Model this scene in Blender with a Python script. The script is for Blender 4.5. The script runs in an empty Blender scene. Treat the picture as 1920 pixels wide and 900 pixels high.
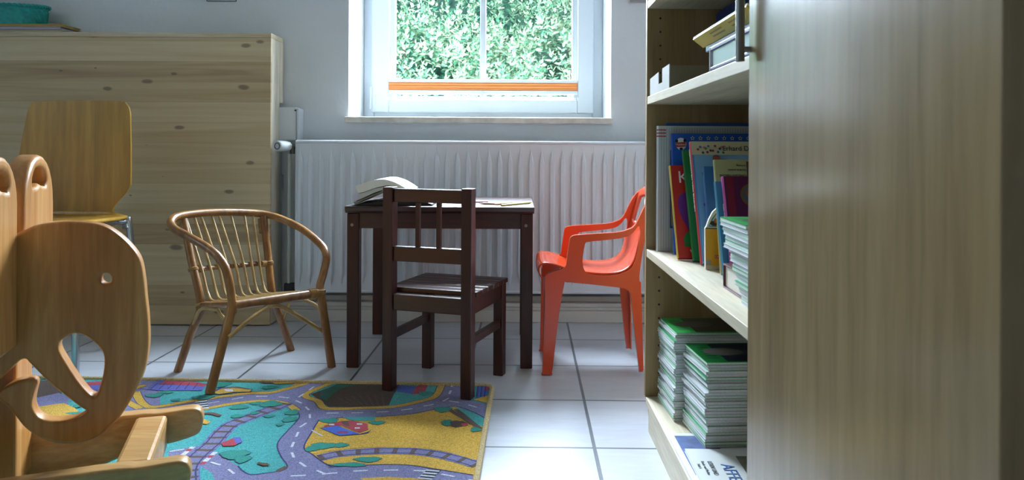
import bpy, math, random
from mathutils import Vector, Matrix
random.seed(7)
PI = math.pi
scene = bpy.context.scene
COL = scene.collection

# ------------------------------------------------------------------ camera
F, CU, CV, H, ROLL = 1455.0, 970.0, 280.0, 0.67, 0.0052
cd = bpy.data.cameras.new('camera'); cam = bpy.data.objects.new('camera', cd); COL.objects.link(cam)
cd.sensor_width = 36; cd.lens = 36 * F / 1920
cd.shift_x = -(CU - 960) / 1920; cd.shift_y = -(450 - CV) / 1920
cam.location = (0, 0, H)
cam.rotation_euler = (Matrix.Rotation(PI / 2, 3, 'X') @ Matrix.Rotation(ROLL, 3, 'Z')).to_euler()
cd.clip_start = 0.02
cd.dof.use_dof = True; cd.dof.focus_distance = 2.0; cd.dof.aperture_fstop = 9
scene.camera = cam

# ------------------------------------------------------------------ world, sun, daylight, exposure
scene.view_settings.view_transform = 'Standard'; scene.view_settings.look = 'None'
scene.view_settings.gamma = 1; scene.view_settings.use_curve_mapping = False
scene.view_settings.exposure = -0.04
w = bpy.data.worlds.new('sky'); scene.world = w; w.use_nodes = True
bg = w.node_tree.nodes['Background']; bg.inputs[0].default_value = (0.72, 0.87, 1.0, 1); bg.inputs[1].default_value = 1.25

def light(name, kind, loc, target, energy, color, size=None, sy=None):
    l = bpy.data.lights.new(name, kind); l.energy = energy; l.color = color
    if kind == 'AREA':
        l.shape = 'RECTANGLE'; l.size = size; l.size_y = sy
    o = bpy.data.objects.new(name, l); COL.objects.link(o); o.location = loc
    o.rotation_euler = (Vector(target) - Vector(loc)).to_track_quat('-Z', 'Y').to_euler()
    return o
sun = light('sun', 'SUN', (-2, -3, 9), (0.5, 5.0, 0.5), 4.3, (1.0, 0.97, 0.9)); sun.data.angle = 0.03
light('sky_daylight', 'AREA', (0.1, 4.5, 2.5), (-0.4, 1.8, 0.8), 1700, (0.72, 0.86, 1.0), 3.2, 1.7)
light('side_fill', 'AREA', (-2.75, 0.95, 1.55), (0.5, 1.3, 0.2), 4.5, (0.85, 0.93, 1.0), 1.2, 1.1)  # added fill light in the unseen opening of the left wall
light('overhead_fill', 'AREA', (-0.9, 0.3, 2.40), (-0.9, 0.31, 0), 0.8, (1.0, 0.95, 0.88), 1.1, 0.6)  # added soft fill light overhead, with no fitting in the room

# ------------------------------------------------------------------ helpers
def lin(h):
    h = h.lstrip('#'); out = []
    for i in (0, 2, 4):
        c = int(h[i:i + 2], 16) / 255
        out.append(c / 12.92 if c <= 0.04045 else ((c + 0.055) / 1.055) ** 2.4)
    return tuple(out) + (1,)
def P(u, v, d):
    du, dv = u - CU, v - CV
    return Vector(((du + ROLL * dv) / F * d, d, H - (dv - ROLL * du) / F * d))
def G(u, v, z=0.0):
    d = (H - z) * F / ((v - CV) - ROLL * (u - CU))
    return P(u, v, d)

MATS = {}
def newmat(name):
    m = bpy.data.materials.new(name); m.use_nodes = True
    nt = m.node_tree; return m, nt, nt.nodes['Principled BSDF']
def setc(b, c): b.inputs['Base Color'].default_value = c
def plain(name, col, rough=0.5, metal=0.0, bump=0.0, bscale=200, var=0.0, vscale=8, coat=0.0, spec=0.5):
    if name in MATS: return MATS[name]
    m, nt, b = newmat(name); c = lin(col); setc(b, c)
    b.inputs['Roughness'].default_value = rough; b.inputs['Metallic'].default_value = metal
    b.inputs['Coat Weight'].default_value = coat; b.inputs['Specular IOR Level'].default_value = spec
    tc = nt.nodes.new('ShaderNodeTexCoord')
    if var > 0:
        n = nt.nodes.new('ShaderNodeTexNoise'); n.inputs['Scale'].default_value = vscale; n.inputs['Detail'].default_value = 4
        r = nt.nodes.new('ShaderNodeValToRGB')
        r.color_ramp.elements[0].position = .3; r.color_ramp.elements[1].position = .7
        r.color_ramp.elements[0].color = tuple(x * (1 - var) for x in c[:3]) + (1,)
        r.color_ramp.elements[1].color = tuple(min(1, x * (1 + var)) for x in c[:3]) + (1,)
        nt.links.new(tc.outputs['Object'], n.inputs['Vector']); nt.links.new(n.outputs['Fac'], r.inputs[0])
        nt.links.new(r.outputs[0], b.inputs['Base Color'])
    if bump > 0:
        n2 = nt.nodes.new('ShaderNodeTexNoise'); n2.inputs['Scale'].default_value = bscale; n2.inputs['Detail'].default_value = 3
        bm = nt.nodes.new('ShaderNodeBump'); bm.inputs['Strength'].default_value = bump; bm.inputs['Distance'].default_value = 0.004
        nt.links.new(tc.outputs['Object'], n2.inputs['Vector']); nt.links.new(n2.outputs['Fac'], bm.inputs['Height'])
        nt.links.new(bm.outputs[0], b.inputs['Normal'])
    MATS[name] = m; return m
def wood(name, cols, scale, rough=0.45, dist=1.5, bump=0.08, coat=0.0, fine=1.0):
    """cols dark->light; scale = (sx, sy, sz): small along the grain."""
    if name in MATS: return MATS[name]
    m, nt, b = newmat(name); N = nt.nodes; L = nt.links
    tc = N.new('ShaderNodeTexCoord'); mp = N.new('ShaderNodeMapping'); mp.inputs['Scale'].default_value = scale
    L.new(tc.outputs['Object'], mp.inputs[0])
    n = N.new('ShaderNodeTexNoise'); n.inputs['Scale'].default_value = 1; n.inputs['Detail'].default_value = 6
    n.inputs['Roughness'].default_value = .6; n.inputs['Distortion'].default_value = dist
    L.new(mp.outputs[0], n.inputs['Vector'])
    r = N.new('ShaderNodeValToRGB'); e = r.color_ramp.elements
    e[0].position = .28; e[0].color = lin(cols[0]); e[1].position = .72; e[1].color = lin(cols[-1])
    if len(cols) == 3:
        x = e.new(.5); x.color = lin(cols[1])
    L.new(n.outputs['Fac'], r.inputs[0])
    mp2 = N.new('ShaderNodeMapping'); mp2.inputs['Scale'].default_value = tuple(s * 9 for s in scale)
    L.new(tc.outputs['Object'], mp2.inputs[0])
    n2 = N.new('ShaderNodeTexNoise'); n2.inputs['Scale'].default_value = 1; n2.inputs['Detail'].default_value = 3
    L.new(mp2.outputs[0], n2.inputs['Vector'])
    mr = N.new('ShaderNodeMapRange'); mr.inputs[1].default_value = .3; mr.inputs[2].default_value = .7
    mr.inputs[3].default_value = 1 - .14 * fine; mr.inputs[4].default_value = 1 + .06 * fine
    L.new(n2.outputs['Fac'], mr.inputs[0])
    mx = N.new('ShaderNodeMix'); mx.data_type = 'RGBA'; mx.blend_type = 'MULTIPLY'; mx.inputs[0].default_value = 1
    L.new(r.outputs[0], mx.inputs[6]); L.new(mr.outputs[0], mx.inputs[7]); L.new(mx.outputs[2], b.inputs['Base Color'])
    b.inputs['Roughness'].default_value = rough; b.inputs['Coat Weight'].default_value = coat; b.inputs['Coat Roughness'].default_value = .2
    if bump:
        bm = N.new('ShaderNodeBump'); bm.inputs['Strength'].default_value = bump; bm.inputs['Distance'].default_value = .002
        L.new(n2.outputs['Fac'], bm.inputs['Height']); L.new(bm.outputs[0], b.inputs['Normal'])
    MATS[name] = m; return m

class MB:
    def __init__(s): s.v = []; s.f = []; s.m = []
    def add(s, vs, fs, mi=0, T=None):
        o = len(s.v)
        s.v += [(T @ Vector(v)) if T else Vector(v) for v in vs]
        for f in fs: s.f.append([o + i for i in f]); s.m.append(mi)
        return s
    def box(s, lo, hi, mi=0, T=None):
        x0, y0, z0 = lo; x1, y1, z1 = hi
        return s.add([(x0,y0,z0),(x1,y0,z0),(x1,y1,z0),(x0,y1,z0),(x0,y0,z1),(x1,y0,z1),(x1,y1,z1),(x0,y1,z1)],
              [(0,3,2,1),(4,5,6,7),(0,1,5,4),(1,2,6,5),(2,3,7,6),(3,0,4,7)], mi, T)
    def prism(s, poly, a, b, axis='y', mi=0, T=None):
        """poly in the two other axes; extruded along axis from a to b"""
        n = len(poly)
        def pt(p, t): return {'y': (p[0], t, p[1]), 'x': (t, p[0], p[1]), 'z': (p[0], p[1], t)}[axis]
        vs = [pt(p, a) for p in poly] + [pt(p, b) for p in poly]
        fs = [list(range(n)), list(range(2 * n - 1, n - 1, -1))] + [(i, i + n, (i + 1) % n + n, (i + 1) % n) for i in range(n)]
        return s.add(vs, fs, mi, T)
    def tube(s, pts, r, seg=10, closed=False, mi=0, T=None, flat=1.0):
        pts = [Vector(p) for p in pts]; n = len(pts)
        rs = r if isinstance(r, (list, tuple)) else [r] * n
        tang = []
        for i in range(n):
            a = pts[(i - 1) % n] if (closed or i > 0) else pts[i]; b = pts[(i + 1) % n] if (closed or i < n - 1) else pts[i]
            tang.append((b - a).normalized())
        up = Vector((0, 0, 1)) if abs(tang[0].z) < .9 else Vector((1, 0, 0))
        nv = (up - tang[0] * up.dot(tang[0])).normalized(); vs = []
        for i in range(n):
            nv = (nv - tang[i] * nv.dot(tang[i])).normalized(); bv = tang[i].cross(nv)
            for k in range(seg):
                a = 2 * PI * k / seg
                vs.append(pts[i] + (nv * math.cos(a) * flat + bv * math.sin(a)) * rs[i])
        fs = []
        for i in range(n if closed else n - 1):
            j = (i + 1) % n
            for k in range(seg): fs.append((i*seg+k, i*seg+(k+1)%seg, j*seg+(k+1)%seg, j*seg+k))
        if not closed:
            fs.append(list(range(seg - 1, -1, -1))); fs.append(list(range((n-1)*seg, n*seg)))
        return s.add(vs, fs, mi, T)
    def cyl(s, a, b, r, seg=16, mi=0, r2=None, T=None):
        return s.tube([a, b], [r, r if r2 is None else r2], seg, mi=mi, T=T)

def tag(o, label=None, cat=None, group=None, kind=None):
    if label: o['label'] = label
    if cat: o['category'] = cat
    if group: o['group'] = group
    if kind: o['kind'] = kind
    return o
def finish(o, smooth, bevel, seg=2):
    if smooth:
        for p in o.data.polygons: p.use_smooth = True
        try: o.data.set_sharp_from_angle(angle=math.radians(40))
        except Exception: pass
    if bevel:
        b = o.modifiers.new('bevel', 'BEVEL'); b.width = bevel; b.segments = seg; b.limit_method = 'ANGLE'; b.angle_limit = math.radians(50)
        b.harden_normals = False
def mk(name, mb, mats, parent=None, smooth=False, bevel=0, local=False, origin=None):
    """links the builder as ONE mesh object; world coordinates unless local"""
    if not isinstance(mats, (list, tuple)): mats = [mats]
    if parent is None and not local:
        if origin is None:
            xs = [v.x for v in mb.v]; ys = [v.y for v in mb.v]; zs = [v.z for v in mb.v]
            origin = Vector(((min(xs)+max(xs))/2, (min(ys)+max(ys))/2, min(zs)))
        off = Vector(origin)
    elif local: off = Vector((0, 0, 0))
    else:
        off = Vector(parent.location); pp = parent.parent
        while pp: off += Vector(pp.location); pp = pp.parent
    me = bpy.data.meshes.new(name); me.from_pydata([tuple(v - off) for v in mb.v], [], mb.f)
    for m in mats: me.materials.append(m)
    for p, mi in zip(me.polygons, mb.m): p.material_index = mi
    me.update()
    o = bpy.data.objects.new(name, me); COL.objects.link(o)
    if parent is None:
        if not local: o.location = off
    else: o.parent = parent
    finish(o, smooth, bevel)
    return o
def thing(name, loc, label, cat, group=None):
    o = bpy.data.objects.new(name, None); COL.objects.link(o); o.location = loc; o.empty_display_size = .05
    return tag(o, label, cat, group)
def struct(o): return tag(o, kind='structure')
def catmull(pts, n=6, closed=True):
    pts = [Vector(p) for p in pts]; N = len(pts); out = []
    for i in range(N if closed else N - 1):
        if closed: p0, p1, p2, p3 = pts[(i-1) % N], pts[i], pts[(i+1) % N], pts[(i+2) % N]
        else: p0, p1, p2, p3 = pts[max(i-1, 0)], pts[i], pts[i+1], pts[min(i+2, N-1)]
        for k in range(n):
            t = k / n
            out.append(0.5 * ((2*p1) + (p2-p0)*t + (2*p0-5*p1+4*p2-p3)*t*t + (3*p1-p0-3*p2+p3)*t**3))
    if not closed: out.append(pts[-1])
    return out
def to_mesh_object(tmp, name, mats, T, parent, smooth=True):
    COL.objects.link(tmp)
    bpy.context.view_layer.update()
    dg = bpy.context.evaluated_depsgraph_get(); dg.update()
    me = bpy.data.meshes.new_from_object(tmp.evaluated_get(dg))
    cu = tmp.data; bpy.data.objects.remove(tmp); bpy.data.curves.remove(cu)
    me.transform(T); me.name = name; me.materials.clear()
    for m in (mats if isinstance(mats, (list, tuple)) else [mats]): me.materials.append(m)
    o = bpy.data.objects.new(name, me); COL.objects.link(o)
    if parent: o.parent = parent
    if smooth: finish(o, True, 0)
    return o
def plate(name, outline, holes, thick, bev, T, mats, parent):
    """a board cut to an outline (2-D, smooth lists of points) with holes and rounded edges; T maps (x, y, thickness) to the parent's space"""
    cu = bpy.data.curves.new(name, 'CURVE'); cu.dimensions = '2D'; cu.fill_mode = 'BOTH'
    for loop in [outline] + holes:
        sp = cu.splines.new('POLY'); sp.points.add(len(loop) - 1)
        for q, p in zip(sp.points, loop): q.co = (p[0], p[1], 0, 1)
        sp.use_cyclic_u = True
    cu.extrude = max(thick / 2 - bev, 1e-5); cu.bevel_depth = bev; cu.bevel_resolution = 3; cu.offset = -bev
    return to_mesh_object(bpy.data.objects.new(name, cu), name, mats, T, parent)
def tess_plate(name, outline, holes, thick, bev, T, mats, parent):
    from mathutils.geometry import tessellate_polygon
    loops = [outline] + holes; flat = [p for l in loops for p in l]; n = len(flat)
    tris = tessellate_polygon([[Vector((p[0], p[1], 0)) for p in l] for l in loops])
    h = thick/2; vs = [(p[0], p[1], h) for p in flat] + [(p[0], p[1], -h) for p in flat]; fs = []
    for a, b_, c in tris:
        A, B_, C_ = flat[a], flat[b_], flat[c]
        ccw = (B_[0]-A[0])*(C_[1]-A[1]) - (B_[1]-A[1])*(C_[0]-A[0]) > 0
        t = (a, b_, c) if ccw else (c, b_, a)
        fs += [t, tuple(k+n for k in reversed(t))]
    o = 0
    for l in loops:
        m = len(l)
        for i in range(m): fs.append((o+i, o+(i+1)%m, n+o+(i+1)%m, n+o+i))
        o += m
    mb = MB().add(vs, fs, 0, T); ob_ = mk(name, mb, mats, local=True); ob_.parent = parent
    import bmesh
    bm = bmesh.new(); bm.from_mesh(ob_.data); bmesh.ops.recalc_face_normals(bm, faces=bm.faces); bm.to_mesh(ob_.data); bm.free()
    finish(ob_, True, bev); return ob_
def text(s, size, T, mat, parent, name='lettering', align='LEFT', thick=0.0002, sx=1.0):
    cu = bpy.data.curves.new(name, 'FONT'); cu.body = s; cu.size = size; cu.extrude = thick; cu.align_x = align
    return to_mesh_object(bpy.data.objects.new(name, cu), name, mat, T @ Matrix.Diagonal((sx, 1, 1, 1)), parent, smooth=False)
XZ = Matrix(((1,0,0,0),(0,0,-1,0),(0,1,0,0),(0,0,0,1)))   # 2-D (x, y) -> (x, z), thickness towards -y
def frame4(ex, ey, ez, o):
    return Matrix(((ex[0],ey[0],ez[0],o[0]),(ex[1],ey[1],ez[1],o[1]),(ex[2],ey[2],ez[2],o[2]),(0,0,0,1)))

# ------------------------------------------------------------------ surface materials
M_wall = plain('white_plaster', '#dfe6ec', .85, bump=.35, bscale=45, var=.03, vscale=3)
M_ceil = plain('white_ceiling_paint', '#e6e4df', .9)
M_white = plain('white_enamel', '#dae2ea', .35)
M_upvc = plain('white_window_plastic', '#d3dbe2', .3)
M_trim = plain('off_white_trim', '#cfd0cb', .5, var=.03)
M_stone = plain('pale_sill_stone', '#cfccc2', .5, var=.18, vscale=25, bump=.1, bscale=60)
M_chrome = plain('chrome', '#b9bcc2', .18, 1.0)
M_steel = plain('brushed_steel', '#8c8f8c', .38, 1.0)
M_black = plain('black_plastic', '#15171a', .5)

def floor_mat():
    m, nt, b = newmat('white_floor_tiles'); N = nt.nodes; L = nt.links
    g = N.new('ShaderNodeNewGeometry'); mp = N.new('ShaderNodeMapping'); mp.vector_type = 'TEXTURE'
    mp.inputs['Location'].default_value = (.177, 1.743, 0); mp.inputs['Rotation'].default_value = (0, 0, -.0148)
    L.new(g.outputs['Position'], mp.inputs[0])
    br = N.new('ShaderNodeTexBrick'); br.offset = 0; br.squash = 1
    br.inputs['Scale'].default_value = 1; br.inputs['Brick Width'].default_value = .331; br.inputs['Row Height'].default_value = .331
    br.inputs['Mortar Size'].default_value = .0042; br.inputs['Mortar Smooth'].default_value = .25
    br.inputs['Color1'].default_value = lin('#c5c9d2'); br.inputs['Color2'].default_value = lin('#bec2cb'); br.inputs['Mortar'].default_value = lin('#626a72')
    L.new(mp.outputs[0], br.inputs['Vector'])
    mp2 = N.new('ShaderNodeMapping'); mp2.inputs['Scale'].default_value = (9, 42, 20); L.new(g.outputs['Position'], mp2.inputs[0])
    n = N.new('ShaderNodeTexNoise'); n.inputs['Scale'].default_value = 1; n.inputs['Detail'].default_value = 5; n.inputs['Distortion'].default_value = 1.2
    L.new(mp2.outputs[0], n.inputs['Vector'])
    mr = N.new('ShaderNodeMapRange'); mr.inputs[1].default_value = .3; mr.inputs[2].default_value = .7; mr.inputs[3].default_value = .93; mr.inputs[4].default_value = 1.04
    L.new(n.outputs['Fac'], mr.inputs[0])
    mx = N.new('ShaderNodeMix'); mx.data_type = 'RGBA'; mx.blend_type = 'MULTIPLY'; mx.inputs[0].default_value = 1
    L.new(br.outputs['Color'], mx.inputs[6]); L.new(mr.outputs[0], mx.inputs[7]); L.new(mx.outputs[2], b.inputs['Base Color'])
    b1 = N.new('ShaderNodeBump'); b1.inputs['Strength'].default_value = .12; b1.inputs['Distance'].default_value = .002; L.new(n.outputs['Fac'], b1.inputs['Height'])
    b2 = N.new('ShaderNodeBump'); b2.invert = True; b2.inputs['Strength'].default_value = .6; b2.inputs['Distance'].default_value = .002
    L.new(br.outputs['Fac'], b2.inputs['Height']); L.new(b1.outputs[0], b2.inputs['Normal']); L.new(b2.outputs[0], b.inputs['Normal'])
    b.inputs['Roughness'].default_value = .3
    return m
M_floor = floor_mat()

# ------------------------------------------------------------------ room shell
YW, XL, XR, YB, ZC = 3.08, -2.6, 0.74, -1.4, 2.45
WX0, WX1, WZ0, WZ1 = -0.671, 0.370, 0.795, 2.2
YF = 3.38
struct(mk('floor', MB().box((XL-.4, YB-.2, -.15), (XR+.3, YW+.45, 0)), M_floor))
struct(mk('ceiling', MB().box((XL-.4, YB-.2, ZC), (XR+.3, YW+.45, ZC+.2)), M_ceil))
b = MB()
b.box((XL-.4, YW, 0), (WX0, YW+.42, ZC)); b.box((WX1, YW, 0), (XR+.3, YW+.42, ZC))
b.box((WX0, YW, 0), (WX1, YW+.42, WZ0-.02)); b.box((WX0, YW, WZ1), (WX1, YW+.42, ZC))
struct(mk('wall_back', b, M_wall))
b = MB(); y0, y1, z0, z1 = .35, 1.55, .95, 2.1  # left wall, with an opening for the added window
b.box((XL-.3, YB-.2, 0), (XL, y0, ZC)); b.box((XL-.3, y1, 0), (XL, YW, ZC)); b.box((XL-.3, y0, 0), (XL, y1, z0)); b.box((XL-.3, y0, z1), (XL, y1, ZC))
struct(mk('wall_left', b, M_wall))
struct(mk('wall_right', MB().box((XR, YB-.2, 0), (XR+.3, YW, ZC)), M_wall))
struct(mk('wall_front', MB().box((XL, YB-.2, 0), (XR, YB, ZC)), plain('taupe_plaster', '#8a8276', .85)))

# window in the back wall: fixed frame, sash, glazing bars, glass, hinge, pleated blind
M_glass, nt, bb = newmat('window_glass')
for n in list(nt.nodes): nt.nodes.remove(n)
o_ = nt.nodes.new('ShaderNodeOutputMaterial'); mx_ = nt.nodes.new('ShaderNodeMixShader'); tr_ = nt.nodes.new('ShaderNodeBsdfTransparent'); gl_ = nt.nodes.new('ShaderNodeBsdfGlossy')
gl_.inputs['Roughness'].default_value = .02; mx_.inputs[0].default_value = .05
nt.links.new(tr_.outputs[0], mx_.inputs[1]); nt.links.new(gl_.outputs[0], mx_.inputs[2]); nt.links.new(mx_.outputs[0], o_.inputs[0])

fw = 0.045
win = struct(bpy.data.objects.new('window_1', None)); COL.objects.link(win); win.location = ((WX0+WX1)/2, YF, WZ0)
b = MB()
b.box((WX0, YF, WZ0), (WX0+fw, YF+.07, WZ1)); b.box((WX1-fw, YF, WZ0), (WX1, YF+.07, WZ1))
b.box((WX0+fw, YF, WZ0), (WX1-fw, YF+.07, WZ0+.055)); b.box((WX0+fw, YF, WZ1-.05), (WX1-fw, YF+.07, WZ1))
mk('window_frame', b, M_upvc, win, bevel=.004)
sx0, sx1, sz0, sz1 = WX0+.036, WX1-.040, WZ0+.032, WZ1-.04
gx0, gx1, gz0, gz1 = P(731,0,YF).x, P(1083,0,YF).x, P(905,187,YF).z, WZ1-.12
def ring(b, x0, x1, z0, z1, X0, X1, Z0, Z1, ya, yb):
    b.box((x0, ya, z0), (X0, yb, z1)); b.box((X1, ya, z0), (x1, yb, z1)); b.box((X0, ya, z0), (X1, yb, Z0)); b.box((X0, ya, Z1), (X1, yb, z1))
b = MB(); ring(b, sx0, sx1, sz0, sz1, gx0, gx1, gz0, gz1, YF-.018, YF+.05)
mk('window_sash', b, M_upvc, win, bevel=.005)
b = MB(); ring(b, gx0, gx1, gz0, gz1, gx0+.022, gx1-.022, gz0+.014, gz1-.02, YF+.012, YF+.045)
mk('glazing_bead', b, M_upvc, win, bevel=.002)
cx = P(906, 80, YF+.03).x
b = MB().box((cx-.013, YF+.006, gz0+.015), (cx+.013, YF+.03, gz1-.02))
mk('glazing_bar', b, M_upvc, win, bevel=.003)
mk('window_pane', MB().box((gx0+.01, YF+.036, gz0+.01), (gx1-.01, YF+.040, gz1-.01)), M_glass, win)
b = MB(); hx = WX0+.036
b.cyl((hx, YF-.024, P(695,205,YF).z), (hx, YF-.024, P(695,163,YF).z), .006, 12); b.box((hx-.004, YF-.022, P(695,196,YF).z), (hx+.02, YF-.017, P(695,178,YF).z))
mk('window_hinge', b, M_upvc, win, smooth=True)
b = MB().box((WX0-.007, YW-.045, WZ0-.024), (WX1+.003, YW, WZ0))
b.box((WX0, YW, WZ0-.02), (WX1, YF, WZ0)); b.v = b.v
sill = struct(mk('window_sill', b, M_stone, win, bevel=.004))
# window added in the left wall, out of view, to let in fill light
added_win = struct(bpy.data.objects.new('added_window', None)); COL.objects.link(added_win); added_win.location = (XL-.2, (y0+y1)/2, z0)
b = MB(); b.box((XL-.24, y0, z0), (XL-.18, y0+.06, z1)); b.box((XL-.24, y1-.06, z0), (XL-.18, y1, z1)); b.box((XL-.24, y0+.06, z0), (XL-.18, y1-.06, z0+.06)); b.box((XL-.24, y0+.06, z1-.06), (XL-.18, y1-.06, z1))
mk('window_frame', b, M_upvc, added_win, bevel=.004)

# pleated blind gathered at the bottom of the sash
yb_ = YF - .012
bl = thing('pleated_blind', ((gx0+gx1)/2, yb_, P(905,176,yb_).z), 'orange pleated blind folded down low across the window between two white rails', 'blind')
za, zb, zc, zd = P(905,176.5,yb_).z, P(905,170,yb_).z, P(905,155,yb_).z, P(905,149.5,yb_).z
mk('bottom_rail', MB().box((gx0, yb_-.012, za), (gx1, yb_+.01, zb)), M_upvc, bl, bevel=.002)
mk('top_rail', MB().box((gx0, yb_-.012, zc), (gx1, yb_+.01, zd)), M_upvc, bl, bevel=.002)
M_or = plain('orange_pleated_fabric', '#d98a4e', .8)
b = MB(); n = 6; prof = []
for i in range(n + 1):
    prof.append((yb_-.010 if i % 2 else yb_-.005, zb + (zc-zb)*i/n))
poly = prof + [(yb_+.008, zc), (yb_+.008, zb)]
b.prism(poly, gx0+.001, gx1-.001, 'x')
mk('pleated_fabric', b, M_or, bl)
for zz in (zd, za-.003):
    mk('pull_grip', MB().cyl((cx, yb_-.013, zz), (cx, yb_-.018, zz), .009, 16), M_upvc, bl, smooth=True)
for xx in (gx0+.006, gx1-.006):
    mk('cord_bracket', MB().box((xx-.011, yb_-.010, za-.016), (xx+.011, yb_+.0, za-.002)), plain('clear_grey_plastic', '#c3cad6', .25), bl, bevel=.003)
    mk('cord', MB().cyl((xx, yb_-.001, za-.004), (xx, yb_-.001, gz1), .0008, 6), M_upvc, bl)

# pipe boxing along the foot of the back wall
tr = MB()
tr.box((-0.99, 3.0, 0), (XR, 3.08, .046)); tr.box((-0.99, 3.006, .046), (XR, 3.08, .060)); tr.box((-0.99, 3.0, .060), (XR, 3.08, .076)); tr.box((-0.99, 3.03, .076), (XR, 3.08, .098))
struct(mk('baseboard_back', tr, M_trim, bevel=.003))

# ------------------------------------------------------------------ radiator
YR = 2.965
rx0, rx1, rz0, rz1 = -.846, .64, P(900,550.5,YR).z, P(900,265,YR).z
rad = thing('radiator', (0, YR+.03, rz0), 'long white ribbed panel radiator on the wall under the window', 'radiator')
b = MB(); pitch = .0401; HR, SL_, RH = .0052, .0042, .012
zs = [rz0+.012 + (rz1-rz0-.024)*t for t in (0,.035,.06,.085,.11,.13,.3,.5,.7,.87,.89,.915,.94,.965,1)]
nrib = int((rx1-rx0-.01)/pitch); vs = []
for z in zs:
    t = (z - zs[0])/(zs[-1]-zs[0]); tp = min(1, max(0, (min(t, 1-t) - .03)/.10))
    row = [(rx0, YR, z)]
    for i in range(nrib):
        c = rx0 + .016 + i*pitch; h = RH*min(1, tp*1.6)
        row += [(c-(HR+SL_)*tp-.0002, YR, z), (c-HR*tp-.0001, YR-h, z), (c+HR*tp+.0001, YR-h, z), (c+(HR+SL_*1.6)*tp+.0002, YR, z)]
    row.append((rx1, YR, z)); vs += row; W_ = len(row)
fs = [(j*W_+i, j*W_+i+1, (j+1)*W_+i+1, (j+1)*W_+i) for j in range(len(zs)-1) for i in range(W_-1)]
b.add(vs, fs)
mk('ribbed_panel', b, M_white, rad)
b = MB(); b.box((rx0, YR+.0005, rz0), (rx1, YR+.012, rz1))
b.tube([(rx0, YR+.002, rz1-.005), (rx1, YR+.002, rz1-.005)], .0065, 10); b.tube([(rx0, YR+.002, rz0+.006), (rx1, YR+.002, rz0+.006)], .0065, 10)
b.box((rx0, YR+.058, rz0), (rx1, YR+.07, rz1))
mk('rear_panel', b, M_white, rad, smooth=True)
b = MB(); 
for i in range(60):
    xx = rx0 + .012 + i*(rx1-rx0-.024)/59; b.box((xx-.004, YR+.014, rz1-.004), (xx+.004, YR+.056, rz1+.002))
b.box((rx0, YR+.012, rz1-.012), (rx1, YR+.016, rz1+.003)); b.box((rx0, YR+.054, rz1-.012), (rx1, YR+.058, rz1+.003))
mk('top_grille', b, M_white, rad)
mk('side_cover', MB().box((rx0-.004, YR+.004, rz0+.01), (rx0, YR+.066, rz1-.002)), M_white, rad, bevel=.002)
# thermostat valve with its connection
vz = P(528,274,2.93).z
b = MB(); ax = Vector((-.42,-.91,0)).normalized(); c0 = P(541,274,2.97)
b.tube([c0, c0+ax*.012, c0+ax*.013, c0+ax*.03, c0+ax*.031, c0+ax*.058, c0+ax*.062], [.017,.017,.0195,.0195,.021,.021,.018], 24)
v = mk('thermostat_head', b, plain('grey_white_plastic', '#cdd3d4', .4), rad, smooth=True)
b = MB(); e = c0+ax*.0622; t_ = Vector((-.91,.42,0))
ringp = [e + (t_*math.cos(a)+Vector((0,0,1))*math.sin(a))*.0115 for a in [2*PI*i/24 for i in range(24)]]
b.tube(ringp, .0016, 6, closed=True); mk('dial_ring', b, M_black, v, smooth=True) if False else mk('dial_ring', b, M_black, rad, smooth=True)
b = MB(); b.cyl(c0, c0 - ax*.018, .011, 12); b.cyl((c0.x+.01, c0.y+.01, c0.z), (rx0, c0.y+.01, c0.z), .009, 6)
b.cyl((c0.x+.012, c0.y+.01, c0.z+.004), (c0.x+.012, c0.y+.01, c0.z-.03), .010, 12)
mk('valve_body', b, plain('tarnished_brass_steel', '#5c6460', .4, .8), rad, smooth=True)
px_ = P(542, 400, 2.985).x
b = MB(); b.cyl((px_, 2.985, c0.z-.028), (px_, 2.985, .10), .0075, 12)
mk('supply_pipe', b, plain('pipe_paint', '#b9bfb8', .5), rad, smooth=True)
b = MB(); b.box((P(535,0,2.98).x, 2.975, P(0,546,2.98).z), (rx0, 3.0, P(0,528,2.98).z)); b.cyl((rx0-.02, 2.985, P(0,537,2.98).z), (rx0, 2.985, P(0,537,2.98).z), .012, 8)
mk('return_valve', b, M_black, rad, bevel=.004)
# wall pipe with clip, and the white casing over it
px2 = P(521, 400, 3.05).x
pp_ = thing('wall_pipe', (px2, 3.05, .1), 'thin grey white heating pipe rising on the wall behind the pine cabinet end', 'pipe')
mk('pipe', MB().cyl((px2, 3.055, .1), (px2, 3.055, P(0,262,3.05).z), .012, 12), plain('pipe_paint', '#b9bfb8', .5), pp_, smooth=True)
mk('pipe_clip', MB().box((px2-.012, 3.028, P(0,352,3.05).z), (px2+.014, 3.075, P(0,325,3.05).z)), plain('grey_plastic', '#a9afb2', .5), pp_, bevel=.002)
b = MB(); xa, xb_ = P(522,0,3.02).x, P(562.5,0,3.02).x; zt, zbm = P(540,201,3.02).z, P(540,263,3.02).z
b.box((xa, 3.02, zbm), (xb_-.012, 3.08, zt)); b.box((xb_-.010, 3.016, zbm-.002), (xb_, 3.08, zt-.004))
cb = thing('pipe_casing', ((xa+xb_)/2, 3.05, zbm), 'small white metal casing on the wall above the radiator valve', 'casing')
mk('cover', b, M_white, cb, bevel=.003)
mk('screw', MB().cyl((P(554,207,3.02).x, 3.0205, P(554,207,3.02).z), (P(554,207,3.02).x, 3.018, P(554,207,3.02).z), .0035, 10), M_black, cb)

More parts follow.
